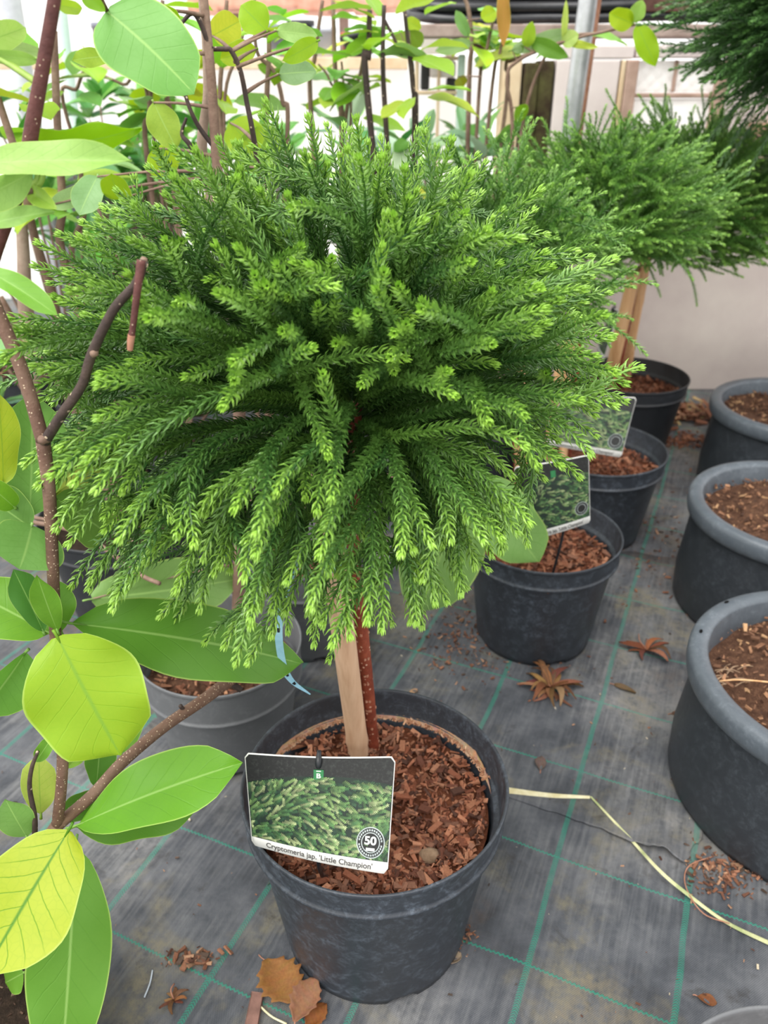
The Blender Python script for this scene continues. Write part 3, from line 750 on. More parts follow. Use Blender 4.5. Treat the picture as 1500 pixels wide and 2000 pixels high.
def shoot_copy(parent, start, d, length, mat, k):
    key = (k, mat)
    if key not in VARM: m = VAR[k].copy(); m.materials.clear(); m.materials.append(M[mat]); VARM[key] = m
    o = bpy.data.objects.new('shoot', VARM[key]); COL.objects.link(o); o.parent = parent
    az = math.atan2(d[1], d[0]); el = math.asin(max(-1, min(1, d[2])))
    o.matrix_parent_inverse = Matrix.Identity(4)
    o.location = Vector(start)-parent.location
    o.rotation_euler = (Matrix.Rotation(az, 3, 'Z') @ Matrix.Rotation(-el, 3, 'Y') @ Matrix.Rotation(random.uniform(-.5, .5), 3, 'X')).to_euler()
    s = length/.2; o.scale = (s, .75+.25*s, .75+.25*s); return o
def crown_copies(parent, C, G, Rx, Ru, Rd, n, mat, seed, zmin=-.8):
    r_ = random.Random(seed); C = np.array(C); G = np.array(G)
    for d in crown_dirs(n//2+1, zmin, seed):
        e = C+np.array([d[0]*Rx, d[1]*Rx, d[2]*(Ru if d[2] > 0 else Rd)])*r_.uniform(.82, 1.06)
        h = .5+.5*d[2]; s = G+(C+np.array([0, 0, Ru*.25])-G)*h+np.array([d[0], d[1], 0])*.01
        v = e-s; L = np.linalg.norm(v); shoot_copy(parent, s+v*.12, v/L, L*.95, mat, r_.randrange(8))
def stem(parent, pts, r0, r1, mat, name='trunk', seg=12, n=24):
    V, F = tube(catmull(pts, n), np.linspace(r0, r1, n), seg); return obj(name, mesh(name, V, F, True), M[mat], parent)
def stake(parent, pts, r, mat='bamboo_orange'):
    n = 40; rad = np.full(n, r)
    for i in (8, 22, 33): rad[i] += r*.08; rad[i+1] += r*.04
    V, F = tube(catmull(pts, n), rad, 16); return obj('bamboo_stake', mesh('bamboo_stake', V, F, True), M[mat], parent)
def row_tree(c, r, h, label, trunk_px, Y, crown, n, mat, seed, pot='pot_black_far', stakes=(), soilz=.05, chips=900, Rs=(.2, .17, .16)):
    t = thing('potted_conifer', label, 'potted tree', (c[0], c[1], 0), 'potted dwarf cryptomerias')
    make_pot(t, c, r, h, pot, seed=seed); zs = h-soilz
    soil_disc(t, c, r*.885, zs, 'soil_red', seed); mulch(t, c, r*.86, zs+.002, chips, PAL_BARK, seed, .006, .02)
    stem(t, trunk_px, .0075, .006, 'bark_cryptomeria')
    for s_ in stakes: stake(t, s_[0], s_[1])
    crown_copies(t, crown, trunk_px[-1], Rs[0], Rs[1], Rs[2], n, mat, seed)
    return t
# second, half hidden by the front tree
A_ = (.268, 1.152); zA = .16
row_tree(A_, .13, .21, 'dwarf cryptomeria in a black pot just behind the nearest one, crown half hidden', [Vector((.235, 1.19, zA-.02)), Vector((.22, 1.18, .32)), Vector((.19, 1.15, .5)), Vector((.165, 1.14, .58))], 1.15,
         (.150, 1.15, .625), 150, 'needle_mid', 21, 'pot_black', [([Vector((.243, 1.165, zA-.02)), Vector((.20, 1.15, .52))], .010)], chips=1100, Rs=(.19, .17, .10))
B_ = (.45, 1.52); zB = .15
row_tree(B_, .14, .20, 'dwarf cryptomeria in the black pot with a leaning label, third of its row', [Vector((.40, 1.57, zB-.02)), Vector((.395, 1.56, .4)), Vector((.40, 1.55, .55))], 1.5,
         (.425, 1.60, .655), 170, 'needle_mid', 22, 'pot_black', [([gz(1068, 915, zB)-Vector((0, 0, .02)), at(1082, 800, 1.53), at(1105, 640, 1.53)], .0105), ([gz(1098, 920, zB), at(1112, 700, 1.56), at(1125, 560, 1.56)], .009)], Rs=(.21, .155, .10))
C_ = (.64, 1.96); zC = .15
row_tree(C_, .142, .205, 'dwarf cryptomeria with two thick bamboo stakes, farthest of the row by the wall', [gz(1204, 752, zC)-Vector((0, 0, .02)), at(1215, 690, 1.96), at(1232, 610, 1.96), at(1248, 520, 1.96)], 1.96,
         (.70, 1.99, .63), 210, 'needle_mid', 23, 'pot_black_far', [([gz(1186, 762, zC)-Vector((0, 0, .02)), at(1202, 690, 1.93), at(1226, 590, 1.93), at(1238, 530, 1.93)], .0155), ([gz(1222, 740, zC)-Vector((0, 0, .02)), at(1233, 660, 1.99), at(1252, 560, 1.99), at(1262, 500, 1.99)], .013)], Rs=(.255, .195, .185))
# darker conifers at the right edge
def dark_tree(c, r, label, pts, crown, Rs, n, seed, zmin):
    t = thing('potted_conifer', label, 'potted tree', (c[0], c[1], 0), 'potted dwarf cryptomerias')
    make_pot(t, c, r, .2, 'pot_black_far', seed=seed); soil_disc(t, c, r*.885, .155, 'soil_red', seed)
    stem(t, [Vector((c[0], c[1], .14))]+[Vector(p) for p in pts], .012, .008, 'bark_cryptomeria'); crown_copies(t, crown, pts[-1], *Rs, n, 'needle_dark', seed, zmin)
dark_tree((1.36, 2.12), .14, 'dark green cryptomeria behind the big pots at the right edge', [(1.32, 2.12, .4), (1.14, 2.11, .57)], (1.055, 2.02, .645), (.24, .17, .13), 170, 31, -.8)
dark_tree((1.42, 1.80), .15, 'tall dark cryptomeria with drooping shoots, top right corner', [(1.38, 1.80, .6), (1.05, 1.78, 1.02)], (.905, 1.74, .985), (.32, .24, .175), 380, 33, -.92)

# ------------------------------------------------------------------ plant labels
zc = lambda p, z: gz(p[0], p[1], z)
plant_label((zc((477, 1470), .335), zc((773, 1477), .335), zc((492, 1650), .243), zc((757, 1708), .250)), 'curved picture label leaning in the nearest pot, name in dark print on white', .497, .185, 1)
plant_label((at(1004, 912, 1.06), at(1150, 888, 1.07), at(1025, 1058, 1.045), at(1153, 1020, 1.055)), 'picture label standing in the second black pot, tilted up to the right', .60, .16, 2, False)
plant_label((at(1098, 772, 1.43), at(1244, 776, 1.42), at(1066, 868, 1.40), at(1213, 894, 1.39)), 'picture label with dark top edge in the third pot of the row', .55, .15, 3, False)
plant_label((at(1196, 599, 1.90), at(1208, 606, 1.84), at(1166, 680, 1.88), at(1178, 705, 1.83)), 'picture label seen nearly edge-on beside the bamboo stakes of the farthest pot', .5, .15, 4, False)

# blue name band looped round the stem and stake
t = thing('name_band', 'light blue plastic name band with black print hanging from the nearest tree', 'plant tag', at(660, 1090, .64))
def ribbon(P, wv, th=.0006):
    P = np.asarray(P); wv = np.asarray(wv); T, N, B = frames(P); W = np.cross(T, np.array(FW)); W /= np.linalg.norm(W, axis=1)[:, None]; Nn = np.cross(T, W)
    V = []; F = []
    for i in range(len(P)):
        for a, b in ((-1, -1), (1, -1), (1, 1), (-1, 1)): V.append(tuple(P[i]+W[i]*a*wv[i]/2+Nn[i]*b*th/2))
    for i in range(len(P)-1):
        for k in range(4): l = (k+1) % 4; F.append((i*4+k, i*4+l, i*4+4+l, i*4+4+k))
    F += [(0, 1, 2, 3), tuple(len(V)-4+k for k in (3, 2, 1, 0))]
    return V, F
bp = catmull([at(634, 1088, .642), at(608, 1086, .640), at(578, 1108, .62), at(553, 1170, .59), at(544, 1230, .58), at(552, 1295, .585), at(570, 1330, .59), at(606, 1356, .60)], 40)
V, F = ribbon(bp, np.interp(np.linspace(0, 1, 40), [0, .15, .5, .8, 1], [.0035, .004, .0075, .0065, .0012])); obj('tail', mesh('tail', V, F), M['band_blue'], t)
lp = []
c0 = Vector(tuple(sp[int(.75*59)]))
for i in range(33):
    a = 2*math.pi*i/32; lp.append((c0.x+.0142*math.cos(a), c0.y+.0142*math.sin(a), c0.z+.003*math.cos(a)))
T_ = []; F_ = []
for i, p in enumerate(lp): T_ += [(p[0], p[1], p[2]-.006), (p[0], p[1], p[2]+.006)]
for i in range(32): F_.append((2*i, 2*i+2, 2*i+3, 2*i+1))
o = obj('loop', mesh('loop', T_, F_, True), M['band_blue'], t); o.modifiers.new('thickness', 'SOLIDIFY').thickness = .0007
for k, i in enumerate((17, 19, 22, 31, 34)):
    d = bp[i+1]-bp[i]; V, F = ribbon(np.array([bp[i]-np.array(FW)*.0007, bp[i]+d*.7-np.array(FW)*.0007]), [.0032, .002], .0003); obj('print_mark', mesh('print_mark', V, F), M['pin_black'], t)

# ================================================================== BIG RIMMED POTS AT THE RIGHT
def big_pot(c, r, h, label, seed, holes=()):
    t = thing('large_pot', label, 'plant pot', (c[0], c[1], 0), 'large rimmed pots at the right')
    lip = .024
    body = [(0, .003), (r*.93, .003), (r*.955, .0), (r*.975, .012), (r*.985, .06), (r*.955, h*.6), (r-.012, h-.034), (r-.012, h-.02)]
    rim = [(r-.012, h-.034), (r-.004, h-.033), (r-.001, h-.030), (r+.001, h-.022), (r+.001, h-.008), (r-.001, h-.003), (r-.004, h), (r-.010, h+.001), (r-lip+.004, h), (r-lip, h-.003), (r-lip-.001, h-.006), (r-lip-.003, h-.03), (r-lip-.012, h-.09)]
    ph = seed*1.3; wob = lambda v: 1+.008*math.sin(2*math.atan2(v[1]-c[1], v[0]-c[0])+ph)
    for nm, prof, mt in (('pot', body, 'pot_big'), ('rim', rim, 'pot_rim_skylit')):
        V, F = lathe(prof, 96, (c[0], c[1], 0)); V = [(c[0]+(v[0]-c[0])*wob(v), c[1]+(v[1]-c[1])*wob(v), v[2]) for v in V]
        obj(nm, mesh(nm, V, F, True), M[mt], t)
    soil_disc(t, c, r-lip-.001, h-.035, 'soil_brown', seed, .008)
    o = obj('crumbs', chips_mesh('crumbs', 1000, disc_sampler(c, r-lip-.008, h-.033), PAL_BROWN, .002, .012, seed, .5, .006, (.2, .6)), M['chips'], t); o['kind'] = 'stuff'
    for hp in holes:
        q = gz(hp[0], hp[1], h+.0012); d = Vector((q.x-c[0], q.y-c[1], 0)).normalized(); tg = Vector((-d.y, d.x, 0))
        V = [q+tg*(.0045*math.cos(a))+d*(.0022*math.sin(a))+Vector((0, 0, z)) for z in (0, .0006) for a in [2*math.pi*i/12 for i in range(12)]]
        F = [tuple(range(12, 24))]+[(i, (i+1) % 12, 12+(i+1) % 12, 12+i) for i in range(12)]
        obj('slot', mesh('slot', V, F), M['hole_dark'], t)
    return t
tF = big_pot((.596, .785), .195, .21, 'large black pot with a broad rim, sky sheen in its colour, nearest at the right edge', 3, ((1369, 1233), (1419, 1176)))
big_pot((.735, 1.236), .185, .215, 'large black pot with a broad rim, sky sheen in its colour, middle one of three at the right', 4)
big_pot((.955, 1.72), .19, .215, 'large black pot with a broad rim, sky sheen in its colour, farthest of three by the wall', 5)
q = gz(1405, 1330, .18); V, F = tube(catmull([q, q+Vector((.03, -.005, .006)), q+Vector((.09, -.012, .004))], 14), [.0012]*14, 6); obj('dry_twig', mesh('dry_twig', V, F, True), M['bamboo_orange'], tF)
for i in range(14):
    p0 = gz(1395+random.uniform(-12, 45), 1318+random.uniform(-20, 25), .181); a = random.uniform(-.6, .9)
    V, F = tube(catmull([p0, p0+Vector((math.cos(a)*.012, math.sin(a)*.012, .004)), p0+Vector((math.cos(a)*.024, math.sin(a)*.022, .001))], 6), .0008, 4); obj('dry_fibre', mesh('dry_fibre', V, F), M['pebble'], tF)

def plain_pot(c, r, h, mat, label, soil, seed, name='plant_pot', pal=PAL_BROWN, group=None, band=.05, k=.76, chips=500):
    t = thing(name, label, 'plant pot', (c[0], c[1], 0), group)
    make_pot(t, c, r, h, mat, k, band, True, seed); soil_disc(t, c, r*.885, h-.05, soil, seed, .005)
    if chips: mulch(t, c, r*.86, h-.048, chips, pal, seed, .005, .016)
    return t
# pot rim peeping in at the bottom right corner
q = gz(1475, 1962, .2); plain_pot((q.x+.01, q.y-.13), .13, .2, 'pot_grey', 'grey pot whose rim just shows in the bottom right corner', 'soil_brown', 41)
q = gz(600, 1062, .19); plain_pot((q.x-.005, q.y), .105, .19, 'pot_grey', 'grey pot standing behind the nearest tree stem', 'soil_brown', 42)
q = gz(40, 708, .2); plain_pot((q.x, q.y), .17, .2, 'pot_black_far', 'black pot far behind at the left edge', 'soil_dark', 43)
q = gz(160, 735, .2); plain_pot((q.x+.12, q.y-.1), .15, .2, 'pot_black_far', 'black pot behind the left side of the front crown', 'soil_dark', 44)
def tub(c, r, h, label, seed):
    t = thing('tub', label, 'tub', c, 'pale grey tubs'); prof = [(0, .004), (r*.8, 0), (r*.82, .004), (r*.97, h-.03), (r, h-.03), (r*1.01, h), (r*.96, h), (r*.93, h-.05), (0, h-.06)]
    V, F = lathe(prof, 48, c); obj('shell', mesh('shell', V, F, True), M['tub_pale'], t)
    return t
tub((at(222, 380, 2.55).x, 2.55, 0), .19, at(222, 318, 2.55).z, 'pale grey tub among the shrubs at the upper left', 1)
tub((at(500, 400, 2.75).x, 2.75, 0), .16, at(500, 352, 2.75).z, 'pale grey tub behind the magnolia stems, above the front crown', 2)

# ================================================================== MAGNOLIAS
def leaf_mesh(L, W, a=.72, b=.6, fold=.18, bend=.12, wave=.02, seed=0, nu=18, nv=4, pet=.08):
    """leaf along +X, width along Y, face +Z; UV u along, v across (-1..1)"""
    r_ = np.random.default_rng(seed); tm = a/(a+b); wmax = tm**a*(1-tm)**b; V = []; UV = []; F = []
    p1, p2 = r_.uniform(0, 6, 2)
    for i in range(nu+1):
        t = i/nu; t_ = min(max(t, .002), .998); wd = W/2*(t_**a*(1-t_)**b)/wmax
        if t > .84: w8 = W/2*(.84**a*.16**b)/wmax; wd = w8*((1-t)/.16)**.85+.0002
        for j in range(-nv, nv+1):
            v = j/nv; y = v*wd*(1+.05*math.sin(9*t+p1)*abs(v)); z = fold*abs(y)+wave*L*math.sin(12*t+p1+(1.5 if v > 0 else 0))*v*v-bend*L*t*t*1.0+.02*L*math.sin(5*t+p2)*abs(v)
            V.append((t*L, y, z)); UV.append((t, v))
    k = 2*nv+1
    for i in range(nu):
        for j in range(2*nv): F.append((i*k+j, (i+1)*k+j, (i+1)*k+j+1, i*k+j+1))
    if pet:
        pv, pf = tube(np.array([(-pet*L, 0, pet*L*.2), (-pet*L*.4, 0, pet*L*.02), (.06*L, 0, -.001)]), [.0014, .0012, .0009], 6); q = len(V); V += pv; UV += [(.02, .0)]*len(pv); F += [tuple(x+q for x in f) for f in pf]
    me = mesh('leaf', V, F, True); ul = me.uv_layers.new(name='uv')
    idx = np.zeros(len(me.loops), np.int32); me.loops.foreach_get('vertex_index', idx); ul.data.foreach_set('uv', np.array(UV, np.float32)[idx].ravel()); return me
def orient(axis, nrm):
    x = Vector(axis).normalized(); z = Vector(nrm); z = (z-x*z.dot(x)).normalized(); y = z.cross(x); return Matrix((x, y, z)).transposed()
LG = (112, 168, 62); LD = (84, 146, 56); LY = (190, 220, 62); LL = (160, 206, 70); LP = (150, 196, 96)
def leaf_px(parent, b, t, wpx, Yb, Yt, col, mat='leaf_green', roll=0, a=.72, bb=.6, fold=.18, bend=.08, seed=0, wave=.02, pet=.06):
    """a leaf from its stalk end b to its tip t (points of the photograph at distances Yb, Yt)"""
    B = at(b[0], b[1], Yb); T = at(t[0], t[1], Yt); ax = T-B; L = ax.length; mid = (B+T)/2
    view = (CAMP-mid).normalized(); n = (view-ax.normalized()*view.dot(ax.normalized())).normalized()
    W = wpx*depth(mid)/FPX/max(.3, math.cos(math.radians(roll)))
    R = orient(ax, n); R = Matrix.Rotation(math.radians(roll), 3, ax.normalized()) @ R
    me = leaf_mesh(L, W, a, bb, fold, bend*.0, wave, abs(seed+int(b[0]*7+b[1])), pet=pet)
    # arch the blade between fixed ends
    for v in me.vertices: v.co.z += bend*L*4*max(0, v.co.x/L)*(1-v.co.x/L)*.25 if v.co.x > 0 else 0
    me.materials.append(M[mat]); o = bpy.data.objects.new('leaf', me); COL.objects.link(o); o.parent = parent
    o.matrix_local = Matrix.Translation(B-wloc(parent)) @ R.to_4x4(); o.color = tuple(.74*v for v in lin(col)[:3])+(1,); return o
def branch(parent, pts, radii, mat, name='branch', seg=12, n=None):
    n = n or max(10, 7*len(pts)); P = catmull(pts, n); R = np.interp(np.linspace(0, 1, n), np.linspace(0, 1, len(radii)), radii); V, F = tube(P, R, seg); return obj(name, mesh(name, V, F, True), M[mat], parent)
def node(parent, p, r, mat='bark_grey'):
    return blob('bud_scar', p, (r, r, r*.8), mat, parent, int(p[0]*1000) % 97, 2)

PB = Vector((-.435, .41, 0))
mg = thing('potted_magnolia', 'young magnolia with broad bright leaves at the near left, stem leaning into view', 'potted shrub', PB, 'potted magnolias')
make_pot(mg, (PB.x, PB.y), .15, .115, 'pot_black', .8, .03, True, 51); soil_disc(mg, (PB.x, PB.y), .1325, .077, 'soil_dark', 51, .008)
mulch(mg, (PB.x, PB.y), .128, .078, 500, [(70, 52, 42), (96, 74, 60), (52, 40, 34), (128, 110, 90)], 51, .003, .012)
fork = at(112, 1612, .485)
branch(mg, [Vector((-.43, .44, .065)), at(22, 1755, .46), at(80, 1660, .475), fork], [.0075, .007, .0065, .0062], 'bark_magnolia', 'stem')
S1 = [fork, at(121, 1520, .487), at(122, 1440, .49), at(114, 1330, .49), at(108, 1240, .49), at(103, 1100, .492), at(96, 960, .492), at(84, 862, .492)]
branch(mg, S1, [.0052, .0048, .0050, .0046, .0044, .0044, .0045, .0048], 'bark_magnolia', 'stem')
branch(mg, [S1[-1], at(58, 770, .495), at(30, 690, .5), at(0, 622, .505), at(-26, 560, .51)], [.0046, .0044, .0044, .0046, .0044], 'bark_magnolia', 'stem')
branch(mg, [at(-26, 560, .51), at(-12, 500, .508), at(14, 425, .505), at(46, 345, .50), at(64, 240, .50), at(84, 130, .50), at(106, 0, .50), at(112, -60, .50)], [.0042, .0042, .0044, .0043, .0042, .0037, .0034, .0032], 'bark_redbrown', 'stem')
branch(mg, [at(88, 862, .49), at(122, 808, .48), at(160, 752, .475), at(180, 690, .472), at(222, 605, .468), at(265, 555, .466), at(280, 512, .464)], [.0036, .0033, .003, .0031, .0028, .0027, .0029], 'bark_darktwig')
branch(mg, [at(276, 508, .462), at(268, 570, .458), at(262, 620, .457), at(257, 656, .457)], [.0026, .0022, .002, .0019], 'bark_redbrown', 'cut_twig')
branch(mg, [at(257, 654, .457), at(255, 668, .457), at(254, 684, .457)], [.0022, .0021, .0017], 'red_brown', 'cut_twig')
for p_, r_ in (((86, 858), .0062), ((183, 690), .0042), ((125, 808), .0038), ((120, 1452), .0058), ((58, 372), .006), ((281, 508), .0034)): node(mg, at(p_[0], p_[1], .487 if p_[1] > 800 else (.470 if p_[0] > 100 else .498)), r_*.68, 'bark_far')
branch(mg, [fork, at(180, 1553, .505), at(240, 1488, .53), at(320, 1420, .57), at(400, 1365, .61), at(462, 1318, .66)], [.0058, .0055, .0056, .0056, .0060, .0068], 'bark_magnolia')
branch(mg, [at(448, 1332, .655), at(472, 1348, .65)], [.004, .0032], 'bark_darktwig', 'stub'); branch(mg, [at(362, 1392, .59), at(352, 1378, .588)], [.0025, .002], 'bark_darktwig', 'stub')
branch(mg, [at(66, 1660, .47), at(68, 1600, .472), at(58, 1540, .474), at(62, 1500, .474), at(74, 1468, .474)], [.0026, .0023, .002, .0018, .0014], 'bark_darktwig', 'dead_twig')
N1 = (106, 1240)
# leaves: stalk end, tip, width, distances, colour
LV = [((140, 1218), (588, 1296), 146, .50, .60, LG, 'leaf_green', -18, .62, .62, .12, .22),
      ((112, 1244), (236, 1476), 214, .47, .44, (176, 214, 52), 'leaf_lime', 8, .45, .42, .10, .2),
      ((96, 1236), (-70, 1150), 120, .49, .50, (122, 176, 54), 'leaf_green', 20, .6, .6, .2, .1),
      ((84, 1232), (26, 1112), 58, .487, .48, (92, 150, 66), 'leaf_green', 10, .75, .5, .25, .1),
      ((112, 1232), (72, 1122), 50, .485, .475, (128, 184, 60), 'leaf_green', -15, .7, .55, .25, .1),
      ((120, 1234), (100, 1130), 60, .50, .51, (120, 176, 60), 'leaf_green', 25, .7, .6, .25, .1),
      ((50, 1274), (-45, 1400), 92, .49, .47, (124, 184, 74), 'leaf_green', -40, .6, .6, .5, .1),
      ((62, 1026), (38, 1112), 136, .50, .475, (142, 196, 104), 'leaf_green', -30, .35, .40, .10, .15),
      ((58, 1008), (62, 768), 128, .53, .57, (140, 194, 96), 'leaf_green', 15, .55, .55, .2, .12),
      ((6, 945), (-4, 770), 60, .52, .54, (206, 224, 66), 'leaf_lime', 30, .6, .6, .3, .1),
      ((28, 990), (-30, 940), 50, .52, .50, (140, 196, 56), 'leaf_green', 0, .6, .6, .3, .1),
      ((104, 968), (216, 880), 46, .54, .60, (226, 234, 120), 'leaf_lime', 30, .6, .6, .6, .1),
      ((110, 960), (208, 856), 60, .56, .63, (190, 222, 120), 'leaf_green', 20, .6, .6, .3, .1),
      ((106, 972), (214, 1046), 96, .53, .56, (136, 180, 84), 'leaf_green', -20, .55, .5, .15, .15),
      ((60, 1030), (-40, 960), 90, .52, .52, (120, 168, 80), 'leaf_green', 0, .6, .6, .2, .1),
      ((150, 1612), (474, 1489), 126, .48, .50, (118, 182, 42), 'leaf_green', -25, .75, .6, .12, .15),
      ((150, 1614), (384, 1580), 70, .49, .52, (104, 160, 48), 'leaf_green', 45, .7, .7, .3, .05),
      ((118, 1604), (190, 1540), 52, .50, .52, (112, 170, 60), 'leaf_green', 30, .6, .6, .3, .05),
      ((134, 1622), (-32, 1905), 196, .450, .365, (206, 222, 62), 'leaf_backlit', 14, .62, .62, .08, .12),
      ((148, 1655), (118, 2110), 150, .495, .385, (116, 172, 62), 'leaf_green', -8, .62, .62, .12, .14),
      ((46, 1900), (10, 1920), 60, .46, .46, (122, 176, 60), 'leaf_green', 0, .5, .5, .1, .1),
      ((80, 1592), (76, 1478), 66, .487, .495, (196, 214, 100), 'leaf_lime', -10, .8, .4, .15, .1),
      ((52, 1634), (10, 1560), 62, .47, .465, (144, 192, 104), 'leaf_green', -15, .6, .5, .2, .1),
      ((102, 1440), (70, 1488), 30, .485, .478, (118, 172, 58), 'leaf_green', 0, .5, .6, .3, .05),
      ((188, 1536), (196, 1440), 56, .53, .55, (104, 160, 60), 'leaf_green', 25, .75, .5, .35, .05),
      ((238, 1470), (262, 1378), 52, .57, .60, (134, 186, 74), 'leaf_green', 10, .6, .5, .2, .1),
      ((132, 1500), (168, 1462), 24, .53, .55, (150, 192, 74), 'leaf_green', 10, .6, .5, .3, .1),
      # upper stem
      ((208, 22), (380, 184), 158, .60, .58, (132, 192, 98), 'leaf_green', -20, .45, .55, .14, .25),
      ((46, 288), (276, 247), 64, .51, .53, (152, 206, 26), 'leaf_lime', 30, .45, .8, .1, .3),
      ((-60, 322), (258, 316), 62, .48, .50, (182, 222, 124), 'leaf_green', -35, .6, .6, .35, .12),
      ((62, 336), (-70, 400), 60, .495, .47, (170, 214, 110), 'leaf_green', -30, .6, .6, .5, .1),
      ((56, 372), (110, 408), 34, .50, .48, (176, 212, 90), 'leaf_lime', 0, .6, .6, .5, .1),
      ((-30, 440), (108, 414), 34, .49, .49, (168, 214, 110), 'leaf_green', -30, .5, .7, .4, .15),
      ((-40, 520), (112, 616), 46, .48, .47, (138, 194, 76), 'leaf_green', -20, .6, .5, .3, .25),
      ((-50, 90), (50, 54), 50, .52, .55, (186, 222, 110), 'leaf_lime', 0, .6, .6, .3, .1),
      ((-60, 80), (86, 102), 44, .55, .56, (190, 222, 140), 'leaf_green', 20, .5, .7, .3, .1),
      ((74, 116), (-40, 104), 28, .52, .52, (178, 220, 110), 'leaf_green', -20, .5, .7, .4, .1),
      ((110, 10), (160, 18), 26, .53, .55, (180, 214, 60), 'leaf_lime', 0, .5, .7, .4, .1),
      ((160, -14), (206, 22), 30, .56, .56, (150, 200, 50), 'leaf_lime', 0, .5, .7, .4, .1),
      ]
for i, q in enumerate(LV): leaf_px(mg, q[0], q[1], q[2], q[3], q[4], q[5], q[6], q[7], q[8], q[9], q[10], q[11], seed=i, wave=.045 if i in (1, 28) else .02)
for a_, b_ in (((62, 368), (74, 336)), ((66, 372), (86, 338))): branch(mg, [at(a_[0], a_[1], .498), at((a_[0]+b_[0])/2+4, (a_[1]+b_[1])/2, .497), at(b_[0], b_[1], .497)], [.0022, .0018, .0014], 'petiole', 'leaf_stalk', 8)

# --- magnolia in the grey pot: stems rise behind the crown
GC = Vector((-.235, .90, 0))
LEAFV = [leaf_mesh(1, .5+.05*(k % 3), .6+.1*(k % 2), .5+.12*(k % 3), .25, .1+.05*(k % 3), .02, 200+k, 12, 3, 0) for k in range(6)]
LVM = {}
def leaf_copy(parent, p, d, L, col, mat='leaf_far', up=(0, 0, 1), k=0, flat=None):
    key = (k, mat)
    if key not in LVM: m = LEAFV[k].copy(); m.materials.clear(); m.materials.append(M[mat]); LVM[key] = m
    o = bpy.data.objects.new('leaf', LVM[key]); COL.objects.link(o); o.parent = parent
    R = orient(d, Vector(up)+Vector((random.gauss(0, .25), random.gauss(0, .25), 0)))
    sy = flat or 1
    o.matrix_local = Matrix.Translation(Vector(p)-wloc(parent)) @ R.to_4x4() @ Matrix.Diagonal((L, L*sy, L, 1)); o.color = tuple(.85*v for v in lin(col)[:3])+(1,); return o
def jit(c, s=14): return tuple(max(0, min(255, v+random.uniform(-s, s))) for v in c)
BRIGHT = [(176, 214, 52), (150, 204, 60), (190, 222, 84), (134, 190, 70), (206, 228, 60), (160, 206, 120)]
def bg_stems(t, stems, mat, leaf_n, Ls=(.07, .12), cols=BRIGHT, seed=0, lf=(.25, 1.0)):
    r_ = random.Random(seed)
    for pts, Y, w0 in stems:
        P = [at(x, y, Y+dy) for (x, y, *e) in pts for dy in [(e[0] if e else 0)]]; rr = w0*depth(P[0])/FPX/2
        branch(t, P, [rr, rr*.8, rr*.65], mat, 'stem', 8)
        Q = catmull(P, 30)
        for k in range(leaf_n):
            f = r_.uniform(*lf); q = Q[int(f*29)]; a = r_.uniform(0, 6.28); el = r_.uniform(-.35, .6); d = Vector((math.cos(a)*math.cos(el), math.sin(a)*math.cos(el), math.sin(el)))
            s_ = Vector(q)+d*.025; leaf_copy(t, s_, d, r_.uniform(*Ls), jit(r_.choice(cols)), 'leaf_far', (0, 0, 1), r_.randrange(6))
def twig_to(t, skel, b, Y, r=.0016, mat='bark_far'):
    e = at(b[0], b[1], Y); k = min(range(len(skel)), key=lambda i: (Vector(skel[i])-e).length); s0 = Vector(skel[k]); m = (s0+e)/2+Vector((0, 0, .02*(e-s0).length))
    branch(t, [s0, m, e], [r*1.5, r*1.1, r*.7], mat, 'twig', 6, 8)
branch(mg, [at(112, -60, .50), at(165, -58, .55), at(208, 20, .60)], [.0024, .002, .0016], 'bark_redbrown', 'twig', 6, 10)
SK0 = [tuple(p) for p in catmull([at(-26, 560, .51), at(14, 425, .505), at(46, 345, .50), at(64, 240, .50), at(84, 130, .50), at(106, 0, .50), at(112, -60, .50)], 40)]
for q in LV[28:]: twig_to(mg, SK0, q[0], q[3], .0013, 'petiole')
gm = thing('potted_magnolia', 'magnolia in the mid grey pot, its stems rising behind the front crown', 'potted shrub', GC, 'potted magnolias')
make_pot(gm, (GC.x, GC.y), .117, .176, 'pot_grey', .78, .055, True, 61); soil_disc(gm, (GC.x, GC.y), .1035, .128, 'soil_brown', 61, .006)
mulch(gm, (GC.x, GC.y), .100, .13, 420, [(126, 84, 64), (148, 104, 80), (104, 68, 52), (170, 126, 96), (84, 58, 46)], 61, .006, .02)
for a_ in ((470, 1325, 520, 1300), (500, 1318, 560, 1300), (520, 1290, 560, 1308)): branch(gm, [gz(a_[0], a_[1], .135), gz((a_[0]+a_[2])/2, (a_[1]+a_[3])/2-6, .15), gz(a_[2], a_[3], .135)], [.004, .0045, .003], 'bark_far', 'root', 8)
g0 = Vector((-.22, .93, .12))
branch(gm, [g0, at(470, 900, .95), at(447, 420, .97), at(440, 390, .97), at(425, 330, .97), at(412, 150, .97), at(398, 0, .97), at(392, -60, .97)], [.009, .0085, .0066, .0062, .0058, .0052, .0046, .004], 'bark_far', 'stem')
branch(gm, [at(440, 480, .98), at(400, 330, .99), at(395, 270, .99), at(404, 190, .99), at(402, 100, .99), at(392, -20, .99)], [.007, .0062, .006, .0045, .004, .0035], 'bark_grey', 'stem')
branch(gm, [at(420, 290, .97), at(390, 250, .965), at(372, 215, .96), at(357, 168, .96), at(352, 140, .96)], [.0028, .0025, .0022, .002, .0016], 'bark_darktwig')
branch(gm, [at(405, 345, .98), at(372, 285, .97), at(355, 262, .97), at(364, 230, .97)], [.0035, .003, .002, .0016], 'bark_darktwig')
branch(gm, [at(412, 95, .97), at(380, 28, .96), at(350, 50, .955)], [.003, .0022, .0018], 'bark_darktwig')
